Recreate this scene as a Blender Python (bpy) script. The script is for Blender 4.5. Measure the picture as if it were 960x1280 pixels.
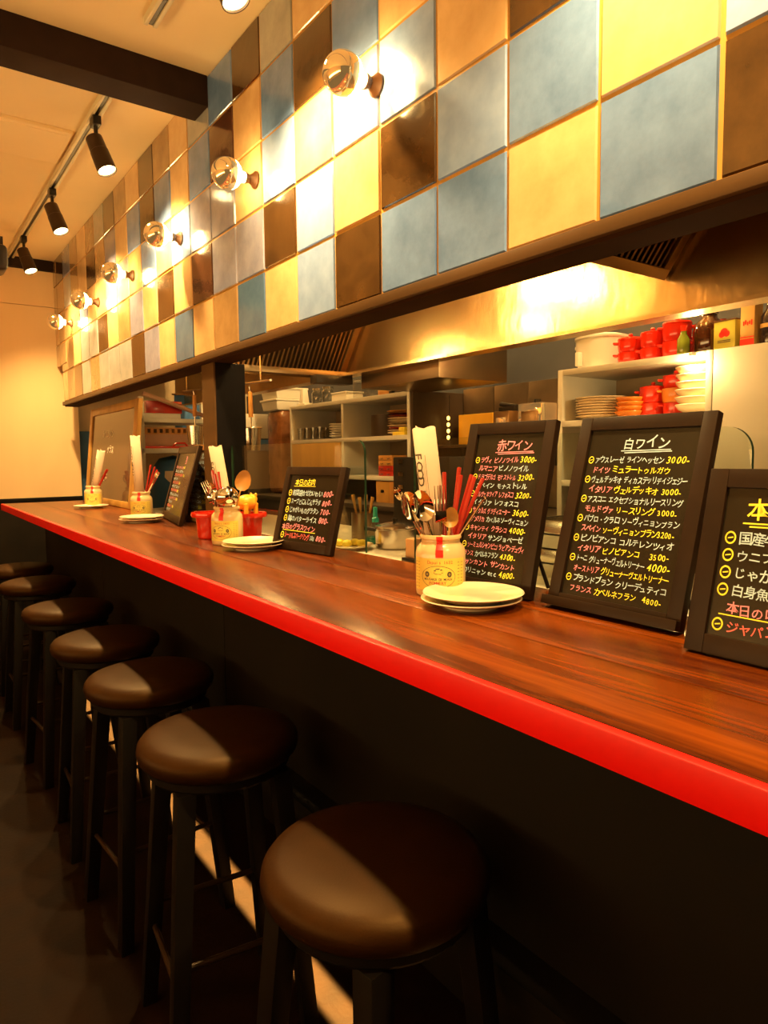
import bpy, bmesh, math, random
from mathutils import Vector, Matrix, Euler
random.seed(7)
PI = math.pi
SC = bpy.context.scene
for _o in list(bpy.data.objects):
    bpy.data.objects.remove(_o)
COL = SC.collection
H = 1.25                                   # eye height: z below is given relative to it, Zw() makes it absolute


def Zw(z):
    return z + H


# ------------------------------------------------------------------ camera
YAW, PITCH, ROLL = 0.6226, 0.0812, -0.0109
cam = bpy.data.cameras.new('camera')
cam_ob = bpy.data.objects.new('camera', cam)
COL.objects.link(cam_ob)
cam.sensor_fit = 'VERTICAL'
cam.sensor_height = 36.0
cam.lens = 861.0 / 1280.0 * 36.0
cam.clip_start = 0.02
_F = Vector((math.sin(YAW) * math.cos(PITCH), math.cos(YAW) * math.cos(PITCH), -math.sin(PITCH)))
_R = Vector((math.cos(YAW), -math.sin(YAW), 0))
_U = Vector((math.sin(YAW) * math.sin(PITCH), math.cos(YAW) * math.sin(PITCH), math.cos(PITCH)))
_R2 = _R * math.cos(ROLL) + _U * math.sin(ROLL)
_U2 = _U * math.cos(ROLL) - _R * math.sin(ROLL)
_m = Matrix((_R2, _U2, -_F)).transposed().to_4x4()
_m.translation = Vector((0, 0, H))
cam_ob.matrix_world = _m
SC.camera = cam_ob

# ------------------------------------------------------------------ world, exposure
W = bpy.data.worlds.new('world')
SC.world = W
W.use_nodes = True
W.node_tree.nodes['Background'].inputs[0].default_value = (1.0, 0.72, 0.42, 1)
W.node_tree.nodes['Background'].inputs[1].default_value = 0.03
SC.view_settings.view_transform = 'Standard'
SC.view_settings.look = 'None'
SC.view_settings.gamma = 1.0
SC.view_settings.exposure = 0.0
SC.view_settings.use_curve_mapping = False
SC.cycles.max_bounces = 8
SC.cycles.transparent_max_bounces = 16
SC.cycles.caustics_reflective = True
SC.cycles.sample_clamp_indirect = 6.0

WARM = (1.0, 0.64, 0.23)
SPOT_W = 125.0          # each ceiling spot
BULB_E = 55.0          # emission of the clear rear of each globe bulb
HOOD_E = 400.0
KITCHEN_W = 42.0
ROOM_W = 115.0
STRIP_W = 45.0


def lamp(name, kind, loc, energy, color=WARM, parent=None, direction=None, **kw):
    l = bpy.data.lights.new(name, kind)
    l.energy = energy
    l.color = color
    for k, v in kw.items():
        setattr(l, k, v)
    o = bpy.data.objects.new(name, l)
    COL.objects.link(o)
    o.location = loc
    if direction is not None:
        o.rotation_euler = Vector(direction).to_track_quat('-Z', 'Y').to_euler()
    if parent is not None:
        o.parent = parent
    return o


# added fill lamp along the wall opposite the counter, tilted towards the ceiling
lamp('left_fill_light', 'AREA', (-1.95, 1.2, Zw(-0.02)), ROOM_W, (1.0, 0.62, 0.22), direction=(1, 0, 1.5), size=4.6, size_y=0.9, shape='RECTANGLE')


# ------------------------------------------------------------------ helpers
class MB:
    def __init__(self):
        self.v, self.f, self.m = [], [], []

    def add(self, vs, fs, M=None, mi=0):
        n = len(self.v)
        for p in vs:
            p = Vector(p)
            self.v.append(M @ p if M is not None else p)
        for q in fs:
            self.f.append([i + n for i in q])
            self.m.append(mi)
        return self

    def box(self, x0, x1, y0, y1, z0, z1, M=None, mi=0):
        vs = [(x0, y0, z0), (x1, y0, z0), (x1, y1, z0), (x0, y1, z0), (x0, y0, z1), (x1, y0, z1), (x1, y1, z1), (x0, y1, z1)]
        fs = [(0, 3, 2, 1), (4, 5, 6, 7), (0, 1, 5, 4), (1, 2, 6, 5), (2, 3, 7, 6), (3, 0, 4, 7)]
        return self.add(vs, fs, M, mi)

    def frustum(self, a, b, ra, rb, M=None, mi=0):
        """square bar from point a to point b, half widths ra, rb, sides along x and y"""
        a, b = Vector(a), Vector(b)
        vs = []
        for p, r in ((a, ra), (b, rb)):
            for sx, sy in ((-1, -1), (1, -1), (1, 1), (-1, 1)):
                vs.append(p + Vector((sx * r, sy * r, 0)))
        fs = [(0, 3, 2, 1), (4, 5, 6, 7), (0, 1, 5, 4), (1, 2, 6, 5), (2, 3, 7, 6), (3, 0, 4, 7)]
        if b.z < a.z:
            fs = [tuple(reversed(q)) for q in fs]
        return self.add(vs, fs, M, mi)

    def lathe(self, prof, n=32, M=None, mi=0, cap=True):
        """prof: list of (r, z) from bottom to top (outer then inner)"""
        vs, fs = [], []
        rings = []
        for r, z in prof:
            if r < 1e-6:
                vs.append((0, 0, z))
                rings.append([len(vs) - 1])
            else:
                s = len(vs)
                for k in range(n):
                    t = 2 * PI * k / n
                    vs.append((r * math.cos(t), r * math.sin(t), z))
                rings.append(list(range(s, s + n)))
        for a, b in zip(rings, rings[1:]):
            if len(a) == 1 and len(b) == 1:
                continue
            for k in range(n):
                k2 = (k + 1) % n
                if len(a) == 1:
                    fs.append((a[0], b[k2], b[k]))
                elif len(b) == 1:
                    fs.append((a[k], a[k2], b[0]))
                else:
                    fs.append((a[k], a[k2], b[k2], b[k]))
        if cap:
            if len(rings[0]) > 1:
                fs.append(tuple(reversed(rings[0])))
            if len(rings[-1]) > 1:
                fs.append(tuple(rings[-1]))
        return self.add(vs, fs, M, mi)

    def tube(self, path, r, n=10, M=None, mi=0):
        path = [Vector(p) for p in path]
        rs = r if isinstance(r, (list, tuple)) else [r] * len(path)
        vs, fs = [], []
        prev = None
        for i, p in enumerate(path):
            t = (path[min(i + 1, len(path) - 1)] - path[max(i - 1, 0)]).normalized()
            if prev is None:
                u = t.orthogonal().normalized()
            else:
                u = (prev - t * prev.dot(t)).normalized()
            prev = u
            w = t.cross(u)
            for k in range(n):
                a = 2 * PI * k / n
                vs.append(p + (u * math.cos(a) + w * math.sin(a)) * rs[i])
        for i in range(len(path) - 1):
            for k in range(n):
                k2 = (k + 1) % n
                fs.append((i * n + k, i * n + k2, (i + 1) * n + k2, (i + 1) * n + k))
        fs.append(tuple(reversed(range(n))))
        fs.append(tuple(range((len(path) - 1) * n, len(path) * n)))
        return self.add(vs, fs, M, mi)

    def ellipsoid(self, c, r, nu=20, nv=12, M=None, mi=0):
        vs, fs = [], []
        T = Matrix.Translation(Vector(c)) @ Matrix.Diagonal((r[0], r[1], r[2], 1))
        prof = [(math.sin(PI * i / nv), -math.cos(PI * i / nv)) for i in range(nv + 1)]
        prof[0] = (0, -1)
        prof[-1] = (0, 1)
        return self.lathe(prof, nu, (M @ T) if M is not None else T, mi)

    def build(self, name, mats, parent=None, bevel=0.0, seg=2, smooth=30.0, loc=None):
        me = bpy.data.meshes.new(name)
        me.from_pydata([tuple(p) for p in self.v], [], self.f)
        if not isinstance(mats, (list, tuple)):
            mats = [mats]
        for m in mats:
            me.materials.append(m)
        for p, mi in zip(me.polygons, self.m):
            p.material_index = mi
        if bevel > 0:
            bm = bmesh.new()
            bm.from_mesh(me)
            ed = [e for e in bm.edges if len(e.link_faces) == 2 and e.calc_face_angle(0) > 0.5]
            bmesh.ops.bevel(bm, geom=ed, offset=bevel, segments=seg, profile=0.6, affect='EDGES', clamp_overlap=True)
            bm.to_mesh(me)
            bm.free()
        me.update()
        if smooth:
            for p in me.polygons:
                p.use_smooth = True
            me.set_sharp_from_angle(angle=math.radians(smooth))
        o = bpy.data.objects.new(name, me)
        COL.objects.link(o)
        if parent is not None:
            o.parent = parent
        if loc is not None:
            o.location = loc
        return o


def tag(o, label=None, cat=None, group=None, kind=None):
    if label:
        o['label'] = label
    if cat:
        o['category'] = cat
    if group:
        o['group'] = group
    if kind:
        o['kind'] = kind
    return o


def thing(name, label, cat, loc=(0, 0, 0), rot=(0, 0, 0), group=None):
    o = bpy.data.objects.new(name, None)
    o.empty_display_size = 0.03
    COL.objects.link(o)
    o.location = loc
    o.rotation_euler = rot
    return tag(o, label, cat, group)


def dup(root, loc=None, rot=None, label=None, group=None):
    def cp(o, parent):
        c = o.copy()
        COL.objects.link(c)
        if parent is not None:
            c.parent = parent
        for ch in [x for x in bpy.data.objects if x.parent == o]:
            cp(ch, c)
        return c
    r = cp(root, None)
    if loc is not None:
        r.location = loc
    if rot is not None:
        r.rotation_euler = rot
    if label:
        r['label'] = label
    if group:
        r['group'] = group
    return r


def struct(name, mb, mat, **kw):
    o = mb.build(name, mat, **kw)
    o['kind'] = 'structure'
    return o


ORD = ['topmost', 'second', 'third', 'fourth', 'fifth', 'sixth', 'seventh', 'eighth', 'ninth', 'tenth']


# ------------------------------------------------------------------ materials
def mat(name, col, rough=0.5, metal=0.0, var=0.12, scale=6.0, bump=0.0, bscale=40.0, coat=0.0, stretch=(1, 1, 1), spec=0.5, rvar=0.0, trans=0.0, emit=None, estr=0.0):
    m = bpy.data.materials.new(name)
    m.use_nodes = True
    nt = m.node_tree
    b = nt.nodes['Principled BSDF']
    b.inputs['Roughness'].default_value = rough
    b.inputs['Metallic'].default_value = metal
    b.inputs['Specular IOR Level'].default_value = spec
    b.inputs['Coat Weight'].default_value = coat
    b.inputs['Coat Roughness'].default_value = 0.08
    if trans:
        b.inputs['Transmission Weight'].default_value = trans
    if emit:
        b.inputs['Emission Color'].default_value = (*emit, 1)
        b.inputs['Emission Strength'].default_value = estr
    tc = nt.nodes.new('ShaderNodeTexCoord')
    mp = nt.nodes.new('ShaderNodeMapping')
    mp.inputs['Scale'].default_value = stretch
    nt.links.new(tc.outputs['Object'], mp.inputs['Vector'])
    nz = nt.nodes.new('ShaderNodeTexNoise')
    nz.inputs['Scale'].default_value = scale
    nz.inputs['Detail'].default_value = 6
    nt.links.new(mp.outputs[0], nz.inputs['Vector'])
    rp = nt.nodes.new('ShaderNodeValToRGB')
    rp.color_ramp.elements[0].position = 0.3
    rp.color_ramp.elements[1].position = 0.7
    rp.color_ramp.elements[0].color = (*[max(0, c * (1 - var)) for c in col], 1)
    rp.color_ramp.elements[1].color = (*[min(1, c * (1 + var)) for c in col], 1)
    nt.links.new(nz.outputs['Fac'], rp.inputs['Fac'])
    nt.links.new(rp.outputs['Color'], b.inputs['Base Color'])
    if rvar:
        mr = nt.nodes.new('ShaderNodeMapRange')
        mr.inputs['To Min'].default_value = max(0, rough - rvar)
        mr.inputs['To Max'].default_value = rough + rvar
        nt.links.new(nz.outputs['Fac'], mr.inputs['Value'])
        nt.links.new(mr.outputs[0], b.inputs['Roughness'])
    if bump:
        n2 = nt.nodes.new('ShaderNodeTexNoise')
        n2.inputs['Scale'].default_value = bscale
        n2.inputs['Detail'].default_value = 4
        nt.links.new(mp.outputs[0], n2.inputs['Vector'])
        bp = nt.nodes.new('ShaderNodeBump')
        bp.inputs['Strength'].default_value = bump
        bp.inputs['Distance'].default_value = 0.01
        nt.links.new(n2.outputs['Fac'], bp.inputs['Height'])
        nt.links.new(bp.outputs[0], b.inputs['Normal'])
    return m


def glass_mat(name, tint=(0.93, 0.97, 0.94), rough=0.02):
    m = bpy.data.materials.new(name)
    m.use_nodes = True
    nt = m.node_tree
    nt.nodes.clear()
    out = nt.nodes.new('ShaderNodeOutputMaterial')
    mx = nt.nodes.new('ShaderNodeMixShader')
    tr = nt.nodes.new('ShaderNodeBsdfTransparent')
    tr.inputs[0].default_value = (*tint, 1)
    gl = nt.nodes.new('ShaderNodeBsdfGlossy')
    gl.inputs['Roughness'].default_value = rough
    gl.inputs['Color'].default_value = (1, 1, 1, 1)
    fr = nt.nodes.new('ShaderNodeFresnel')
    geo = nt.nodes.new('ShaderNodeNewGeometry')
    io = nt.nodes.new('ShaderNodeMath')
    io.operation = 'MULTIPLY_ADD'
    io.inputs[1].default_value = 1 / 1.5 - 1.5
    io.inputs[2].default_value = 1.5
    nt.links.new(geo.outputs['Backfacing'], io.inputs[0])
    nt.links.new(io.outputs[0], fr.inputs['IOR'])
    nt.links.new(fr.outputs[0], mx.inputs[0])
    nt.links.new(tr.outputs[0], mx.inputs[1])
    nt.links.new(gl.outputs[0], mx.inputs[2])
    nt.links.new(mx.outputs[0], out.inputs[0])
    return m


M = {}
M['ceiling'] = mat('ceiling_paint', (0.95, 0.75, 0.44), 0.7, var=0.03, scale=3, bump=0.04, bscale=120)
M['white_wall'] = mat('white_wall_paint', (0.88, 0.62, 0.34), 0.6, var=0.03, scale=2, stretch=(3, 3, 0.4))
M['kitchen_wall'] = mat('kitchen_wall_paint', (0.42, 0.31, 0.18), 0.5, var=0.1)
M['dark_wall'] = mat('dark_wainscot', (0.012, 0.008, 0.005), 0.6, spec=0.25, var=0.3)
M['floor'] = mat('dark_floor', (0.011, 0.0042, 0.0013), 0.7, spec=0.12, var=0.35, scale=9, bump=0.15, bscale=90, rvar=0.1)
M['kitchen_floor'] = mat('kitchen_floor_paint', (0.12, 0.1, 0.08), 0.5)
M['beam'] = mat('beam_dark_paint', (0.026, 0.013, 0.009), 0.7, spec=0.12, var=0.15, scale=14)
M['trim'] = mat('brown_wood_trim', (0.085, 0.040, 0.010), 0.5, spec=0.25, var=0.25, scale=10, stretch=(1, 0.15, 1))
M['soffit'] = mat('soffit_dark_wood', (0.035, 0.014, 0.005), 0.8, var=0.2, spec=0.05)
M['grout'] = mat('golden_grout', (0.50, 0.26, 0.05), 0.5, var=0.15)
M['black_paint'] = mat('black_painted_wood', (0.007, 0.005, 0.004), 0.45, spec=0.25, var=0.3)
M['black_panel'] = mat('black_counter_panel', (0.008, 0.006, 0.004), 0.7, spec=0.2, var=0.3, scale=3)
M['black_metal'] = mat('black_metal', (0.02, 0.016, 0.013), 0.35, 0.3)
M['bronze'] = mat('bronze_black_metal', (0.05, 0.03, 0.018), 0.35, 0.6)
M['leather'] = mat('black_leatherette', (0.022, 0.0075, 0.0014), 0.45, spec=0.25, var=0.12, scale=25, bump=0.05, bscale=300)
M['leather'].node_tree.nodes['Principled BSDF'].inputs['Specular Tint'].default_value = (1.0, 0.62, 0.28, 1)
M['steel'] = mat('brushed_steel', (0.75, 0.70, 0.62), 0.22, 1.0, var=0.06, scale=4)
M['chrome'] = mat('chrome', (0.85, 0.82, 0.78), 0.06, 1.0, var=0.02)
M['gold_mirror'] = mat('gold_silver_mirror', (0.92, 0.76, 0.46), 0.04, 1.0, var=0.02, emit=(1.0, 0.55, 0.16), estr=0.22)  # weak emission adds a glow, on the brass tins too
M['brass'] = mat('brass_socket', (0.09, 0.035, 0.012), 0.4, 0.2)
M['ceramic'] = mat('white_glazed_ceramic', (0.82, 0.68, 0.48), 0.18, var=0.03, coat=0.3)
M['jar'] = mat('cream_stoneware', (0.74, 0.54, 0.28), 0.25, var=0.05, coat=0.3)
M['label'] = mat('yellow_jar_label', (0.82, 0.63, 0.12), 0.5, var=0.05)
M['ink'] = mat('dark_ink', (0.10, 0.08, 0.05), 0.6)
M['red_ink'] = mat('red_ink', (0.55, 0.10, 0.05), 0.6)
M['red_tape'] = mat('red_wax_tape', (0.75, 0.02, 0.01), 0.4)
M['paper'] = mat('white_paper', (0.62, 0.46, 0.34), 0.7, var=0.04)
M['red_lacquer'] = mat('red_lacquer', (0.42, 0.025, 0.015), 0.25, var=0.15, coat=0.5)
M['red_edge'] = mat('bright_red_paint', (1.0, 0.003, 0.0), 0.4, var=0.05)
M['red_enamel'] = mat('red_enamel', (0.70, 0.022, 0.006), 0.2, var=0.1, coat=0.5)
M['orange_enamel'] = mat('orange_enamel', (0.80, 0.25, 0.03), 0.25, var=0.1, coat=0.4)
M['dark_red'] = mat('dark_red_enamel', (0.25, 0.015, 0.012), 0.25, coat=0.4)
M['yellow_plastic'] = mat('yellow_orange_plastic', (0.85, 0.42, 0.03), 0.35, var=0.08)
M['shelf_grey'] = mat('grey_shelf_paint', (0.52, 0.50, 0.44), 0.5, var=0.05)
M['shelf_back'] = mat('dark_shelf_back', (0.24, 0.17, 0.10), 0.6)
M['dark_cabinet'] = mat('dark_brown_cabinet', (0.05, 0.032, 0.02), 0.45)
M['wood_light'] = mat('light_wood', (0.46, 0.24, 0.05), 0.45, var=0.2, scale=10, stretch=(1, 1, 0.2))
M['wood_mid'] = mat('orange_brown_wood', (0.48, 0.22, 0.05), 0.45, var=0.2, scale=12)
M['board_black'] = mat('black_marker_board', (0.014, 0.011, 0.007), 0.22, var=0.3, scale=3, rvar=0.08)
M['frame_black'] = mat('black_board_frame', (0.018, 0.008, 0.0035), 0.42, spec=0.22, var=0.25, scale=14)
M['whiteboard'] = mat('smoky_glossy_board', (0.10, 0.055, 0.03), 0.08, spec=0.2, var=0.08, scale=2)
M['chalk_white'] = mat('pale_blue_chalk', (0.50, 0.70, 0.95), 0.8, var=0.2, scale=60)
M['chalk_yellow'] = mat('yellow_chalk', (0.98, 0.85, 0.06), 0.8, var=0.12, scale=60)
M['chalk_pink'] = mat('pink_chalk', (0.95, 0.30, 0.42), 0.8, var=0.2, scale=60)
M['chalk_red'] = mat('coral_red_chalk', (0.95, 0.16, 0.16), 0.8, var=0.2, scale=60)
M['glass'] = glass_mat('clear_glass')
M['glass_edge'] = mat('green_glass_edge', (0.02, 0.05, 0.03), 0.15)
M['clear'] = glass_mat('thin_clear_glass', (0.9, 0.9, 0.88))
M['bulb_lit'] = mat('lit_bulb_glass', (1, 0.8, 0.5), 0.2, emit=(1.0, 0.64, 0.22), estr=BULB_E)
M['lamp_face'] = mat('lit_lamp_face', (1, 0.8, 0.5), 0.3, emit=(1.0, 0.70, 0.30), estr=14)
M['white_plastic'] = mat('white_plastic', (0.74, 0.72, 0.66), 0.4, var=0.04)
M['cream_rail'] = mat('cream_track_rail', (0.70, 0.62, 0.42), 0.4, var=0.05)
M['blue'] = mat('blue_fabric', (0.03, 0.10, 0.22), 0.7, var=0.2)
M['light_blue'] = mat('light_blue_plastic', (0.06, 0.17, 0.42), 0.5, var=0.1)
M['teal'] = mat('teal_plastic', (0.03, 0.45, 0.42), 0.35)
M['green_liquid'] = mat('teal_liquid', (0.03, 0.28, 0.20), 0.15)
M['bench_white'] = mat('white_bench_top', (0.80, 0.76, 0.62), 0.35, var=0.03)
M['pink_box'] = mat('dusty_pink_card', (0.45, 0.26, 0.18), 0.7)
M['brown_bag'] = mat('amber_brown_film', (0.20, 0.08, 0.03), 0.18, var=0.4, scale=18, bump=0.6, bscale=18)
M['amber_glass'] = mat('amber_brown_glass', (0.05, 0.012, 0.004), 0.08, coat=0.6)
M['green_glass'] = mat('green_bottle_glass', (0.16, 0.19, 0.02), 0.12, coat=0.6)
M['tin_yellow'] = mat('yellow_green_tin', (0.52, 0.48, 0.08), 0.3, 0.2, var=0.08)
M['box_tan'] = mat('tan_card_box', (0.62, 0.38, 0.12), 0.6)
M['dark_glass'] = mat('dark_bottle_glass', (0.02, 0.015, 0.02), 0.1, coat=0.6)
M['lemon'] = mat('lemon_yellow', (0.85, 0.66, 0.05), 0.5)
M['speaker'] = mat('black_speaker', (0.015, 0.012, 0.012), 0.5)
M['led_gold'] = mat('lit_fairy_bulb', (1, 0.7, 0.2), 0.3, emit=(1.0, 0.55, 0.10), estr=5)
M['cork'] = mat('rough_wood_brush', (0.45, 0.22, 0.08), 0.7)


def crinkle_steel(name, col, rough, bump, bscale):
    m = mat(name, col, rough, 1.0, var=0.05, scale=3, bump=bump, bscale=bscale, stretch=(1, 1, 0.5))
    return m


M['hood_steel'] = crinkle_steel('hood_steel', (0.66, 0.48, 0.24), 0.27, 0.55, 7.0)
M['hood_dark'] = mat('hood_dark_steel', (0.30, 0.22, 0.14), 0.30, 1.0, var=0.15, scale=3)
M['filter_steel'] = mat('filter_steel', (0.34, 0.21, 0.10), 0.4, 1.0, var=0.1)


def worktop_mat():
    m = bpy.data.materials.new('stained_pine_worktop')
    m.use_nodes = True
    nt = m.node_tree
    b = nt.nodes['Principled BSDF']
    tc = nt.nodes.new('ShaderNodeTexCoord')
    mp = nt.nodes.new('ShaderNodeMapping')
    mp.inputs['Scale'].default_value = (1, 0.07, 1)
    nt.links.new(tc.outputs['Object'], mp.inputs['Vector'])
    n1 = nt.nodes.new('ShaderNodeTexNoise')
    n1.inputs['Scale'].default_value = 5
    n1.inputs['Detail'].default_value = 3
    n1.inputs['Distortion'].default_value = 0.6
    nt.links.new(mp.outputs[0], n1.inputs['Vector'])
    wv = nt.nodes.new('ShaderNodeMath')
    wv.operation = 'MULTIPLY'
    wv.inputs[1].default_value = 26
    nt.links.new(n1.outputs['Fac'], wv.inputs[0])
    fr = nt.nodes.new('ShaderNodeMath')
    fr.operation = 'SINE'
    nt.links.new(wv.outputs[0], fr.inputs[0])
    n2 = nt.nodes.new('ShaderNodeTexNoise')
    n2.inputs['Scale'].default_value = 90
    n2.inputs['Detail'].default_value = 5
    nt.links.new(mp.outputs[0], n2.inputs['Vector'])
    ad = nt.nodes.new('ShaderNodeMath')
    ad.operation = 'MULTIPLY_ADD'
    ad.inputs[1].default_value = 0.22
    nt.links.new(fr.outputs[0], ad.inputs[0])
    nt.links.new(n2.outputs['Fac'], ad.inputs[2])
    rp = nt.nodes.new('ShaderNodeValToRGB')
    rp.color_ramp.elements[0].position = 0.15
    rp.color_ramp.elements[0].color = (0.045, 0.006, 0.0004, 1)
    rp.color_ramp.elements[1].position = 0.85
    rp.color_ramp.elements[1].color = (0.20, 0.040, 0.002, 1)
    nt.links.new(ad.outputs[0], rp.inputs['Fac'])
    nt.links.new(rp.outputs['Color'], b.inputs['Base Color'])
    b.inputs['Roughness'].default_value = 0.27
    b.inputs['Specular IOR Level'].default_value = 0.35
    b.inputs['Specular Tint'].default_value = (1.0, 0.72, 0.35, 1)
    bp = nt.nodes.new('ShaderNodeBump')
    bp.inputs['Strength'].default_value = 0.12
    bp.inputs['Distance'].default_value = 0.004
    nt.links.new(ad.outputs[0], bp.inputs['Height'])
    nt.links.new(bp.outputs[0], b.inputs['Normal'])
    return m


M['worktop'] = worktop_mat()


def tile_mat(name, c0, c1, rough=0.16):
    m = bpy.data.materials.new(name)
    m.use_nodes = True
    nt = m.node_tree
    b = nt.nodes['Principled BSDF']
    tc = nt.nodes.new('ShaderNodeTexCoord')
    n1 = nt.nodes.new('ShaderNodeTexNoise')
    n1.inputs['Scale'].default_value = 9
    n1.inputs['Detail'].default_value = 7
    n1.inputs['Roughness'].default_value = 0.62
    nt.links.new(tc.outputs['Object'], n1.inputs['Vector'])
    rp = nt.nodes.new('ShaderNodeValToRGB')
    rp.color_ramp.elements[0].position = 0.32
    rp.color_ramp.elements[1].position = 0.68
    rp.color_ramp.elements[0].color = (*c0, 1)
    rp.color_ramp.elements[1].color = (*c1, 1)
    nt.links.new(n1.outputs['Fac'], rp.inputs['Fac'])
    nt.links.new(rp.outputs['Color'], b.inputs['Base Color'])
    b.inputs['Roughness'].default_value = rough
    b.inputs['Coat Weight'].default_value = 0.6
    b.inputs['Coat Roughness'].default_value = 0.06
    n2 = nt.nodes.new('ShaderNodeTexNoise')
    n2.inputs['Scale'].default_value = 22
    n2.inputs['Detail'].default_value = 5
    nt.links.new(tc.outputs['Object'], n2.inputs['Vector'])
    bp = nt.nodes.new('ShaderNodeBump')
    bp.inputs['Strength'].default_value = 0.10
    bp.inputs['Distance'].default_value = 0.006
    nt.links.new(n2.outputs['Fac'], bp.inputs['Height'])
    nt.links.new(bp.outputs[0], b.inputs['Normal'])
    nt.links.new(bp.outputs[0], b.inputs['Coat Normal'])
    return m


TILE = {
    'y': tile_mat('yellow_glazed_tile', (0.62, 0.39, 0.18), (0.76, 0.52, 0.27)),
    'b': tile_mat('blue_glazed_tile', (0.105, 0.20, 0.45), (0.18, 0.31, 0.64)),
    'l': tile_mat('pale_blue_glazed_tile', (0.20, 0.32, 0.64), (0.31, 0.45, 0.80)),
    'd': tile_mat('deep_blue_glazed_tile', (0.06, 0.13, 0.27), (0.11, 0.20, 0.36)),
    'n': tile_mat('brown_glazed_tile', (0.038, 0.017, 0.005), (0.095, 0.044, 0.012)),
    'k': tile_mat('dark_brown_glazed_tile', (0.05, 0.018, 0.010), (0.10, 0.035, 0.018)),
    'g': tile_mat('violet_grey_glazed_tile', (0.20, 0.22, 0.36), (0.32, 0.34, 0.50)),
    't': tile_mat('tan_glazed_tile', (0.32, 0.19, 0.08), (0.46, 0.29, 0.13)),
    's': tile_mat('stone_grey_glazed_tile', (0.30, 0.32, 0.34), (0.42, 0.44, 0.46)),
}

# ------------------------------------------------------------------ room shell
CEIL = 1.354
YF = 5.30            # far wall
XL, YB, XK = -2.0, -1.6, 2.45
struct('floor', MB().box(XL, 1.02, YB, YF, -0.1, 0.0), M['floor'], smooth=0)
struct('floor_kitchen', MB().box(1.02, XK, YB, YF, -0.1, 0.0), M['kitchen_floor'], smooth=0)
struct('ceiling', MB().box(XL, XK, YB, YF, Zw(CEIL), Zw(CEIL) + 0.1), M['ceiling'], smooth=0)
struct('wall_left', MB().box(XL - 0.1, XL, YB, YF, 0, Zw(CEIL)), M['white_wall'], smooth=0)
struct('wall_back', MB().box(XL - 0.1, XK + 0.1, YB - 0.1, YB, 0, Zw(CEIL)), M['dark_wall'], smooth=0)
# far wall: white panels over a black wainscot, a fine joint at two thirds height
fw = MB()
fw.box(XL, 1.125, YF - 0.012, YF + 0.1, Zw(-0.262), Zw(1.046))
fw.box(XL, 1.125, YF - 0.012, YF + 0.1, Zw(1.049), Zw(CEIL))
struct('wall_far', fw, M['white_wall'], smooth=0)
struct('trim_1', MB().box(XL, 1.125, YF - 0.03, YF + 0.1, Zw(-0.29), Zw(-0.262)), M['black_paint'], bevel=0.003)
struct('wall_far_lower', MB().box(XL, 1.125, YF - 0.018, YF + 0.1, 0, Zw(-0.29)), M['dark_wall'], smooth=0)
struct('trim_2', MB().box(XL, 1.0, YF - 0.05, YF - 0.012, Zw(1.285), Zw(CEIL)), M['beam'], bevel=0.003)
struct('wall_kitchen_far', MB().box(1.125, XK, YF + 0.05, YF + 0.15, 0, Zw(CEIL)), M['kitchen_wall'], smooth=0)
kb = MB()
kb.box(XK, XK + 0.1, YB, YF + 0.1, 0, Zw(CEIL))
struct('wall_kitchen', kb, mat('kitchen_dark_blue_paint', (0.045, 0.05, 0.065), 0.5), smooth=0)
# ceiling beam
struct('trim_3', MB().box(XL, 1.0, 2.44, 2.57, Zw(1.247), Zw(CEIL)), M['beam'], bevel=0.004)

# ------------------------------------------------------------------ tiled wall above the counter
TS, TH, TY0, TZ0 = 0.2103, 0.1966, 0.5545, 0.3913
ROWS = {
    0: dict(zip(range(-1, 23), 'nbybbnlydtydygn' + 'sss' + 'tsntyt')),
    1: dict(zip(range(-1, 25), 'lyblnylngggknty' [0:0] + 'lyblnylnggkynyg' + 'tynssyttttt')),
    2: dict(zip(range(-1, 25), 'bbnylgylygg' + 'lyby' + 'ssyyg' + 'tttyts')),
    3: dict(zip(range(-1, 25), 'nbyyybnbykb' + 'ybnby' + 'gtnyt' + 'sttyn')),
    4: dict(zip(range(-1, 25), 'ybnbybysnbs' + 'ytnytnstyt' + 'gntys')),
}
tm = MB()
keys = list(TILE)
gap = 0.0022
rr = random.Random(3)
Y_END_LOW, Z_NOTCH = 5.115, 0.64
for j in range(5):
    for c in range(-9, 24):
        k = ROWS[j].get(c) or rr.choice('ybntbysn')
        y0, y1 = TY0 + c * TS + gap, TY0 + (c + 1) * TS - gap
        z0, z1 = TZ0 + j * TH + gap, TZ0 + (j + 1) * TH - gap
        z1 = min(z1, CEIL)
        y1 = min(y1, YF - 0.012)
        if y1 - y0 < 0.01:
            continue

        def tile(y0, y1, z0, z1):
            tx = rr.uniform(-0.0006, 0.0006)
            tz = rr.uniform(-0.0006, 0.0006)
            e = 0.004
            f = 1.0
            vs = [(f + 0.008, y0, Zw(z0)), (f + 0.008, y1, Zw(z0)), (f + 0.008, y1, Zw(z1)), (f + 0.008, y0, Zw(z1)),
                  (f + tx, y0 + e, Zw(z0 + e)), (f - tz, y1 - e, Zw(z0 + e)), (f - tx, y1 - e, Zw(z1 - e)), (f + tz, y0 + e, Zw(z1 - e))]
            fs = [(4, 7, 6, 5), (0, 4, 5, 1), (1, 5, 6, 2), (2, 6, 7, 3), (3, 7, 4, 0)]
            tm.add(vs, fs, None, keys.index(k))
        if y0 >= Y_END_LOW - 0.02:
            if z1 > Z_NOTCH + 0.02:
                tile(y0, y1, max(z0, Z_NOTCH), z1)
        elif y1 > Y_END_LOW and z0 < Z_NOTCH:
            tile(y0, Y_END_LOW, z0, min(z1, Z_NOTCH) if z1 > Z_NOTCH else z1)
            if z1 > Z_NOTCH:
                tile(y0, y1, Z_NOTCH, z1)
        else:
            tile(y0, y1, z0, z1)
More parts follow.
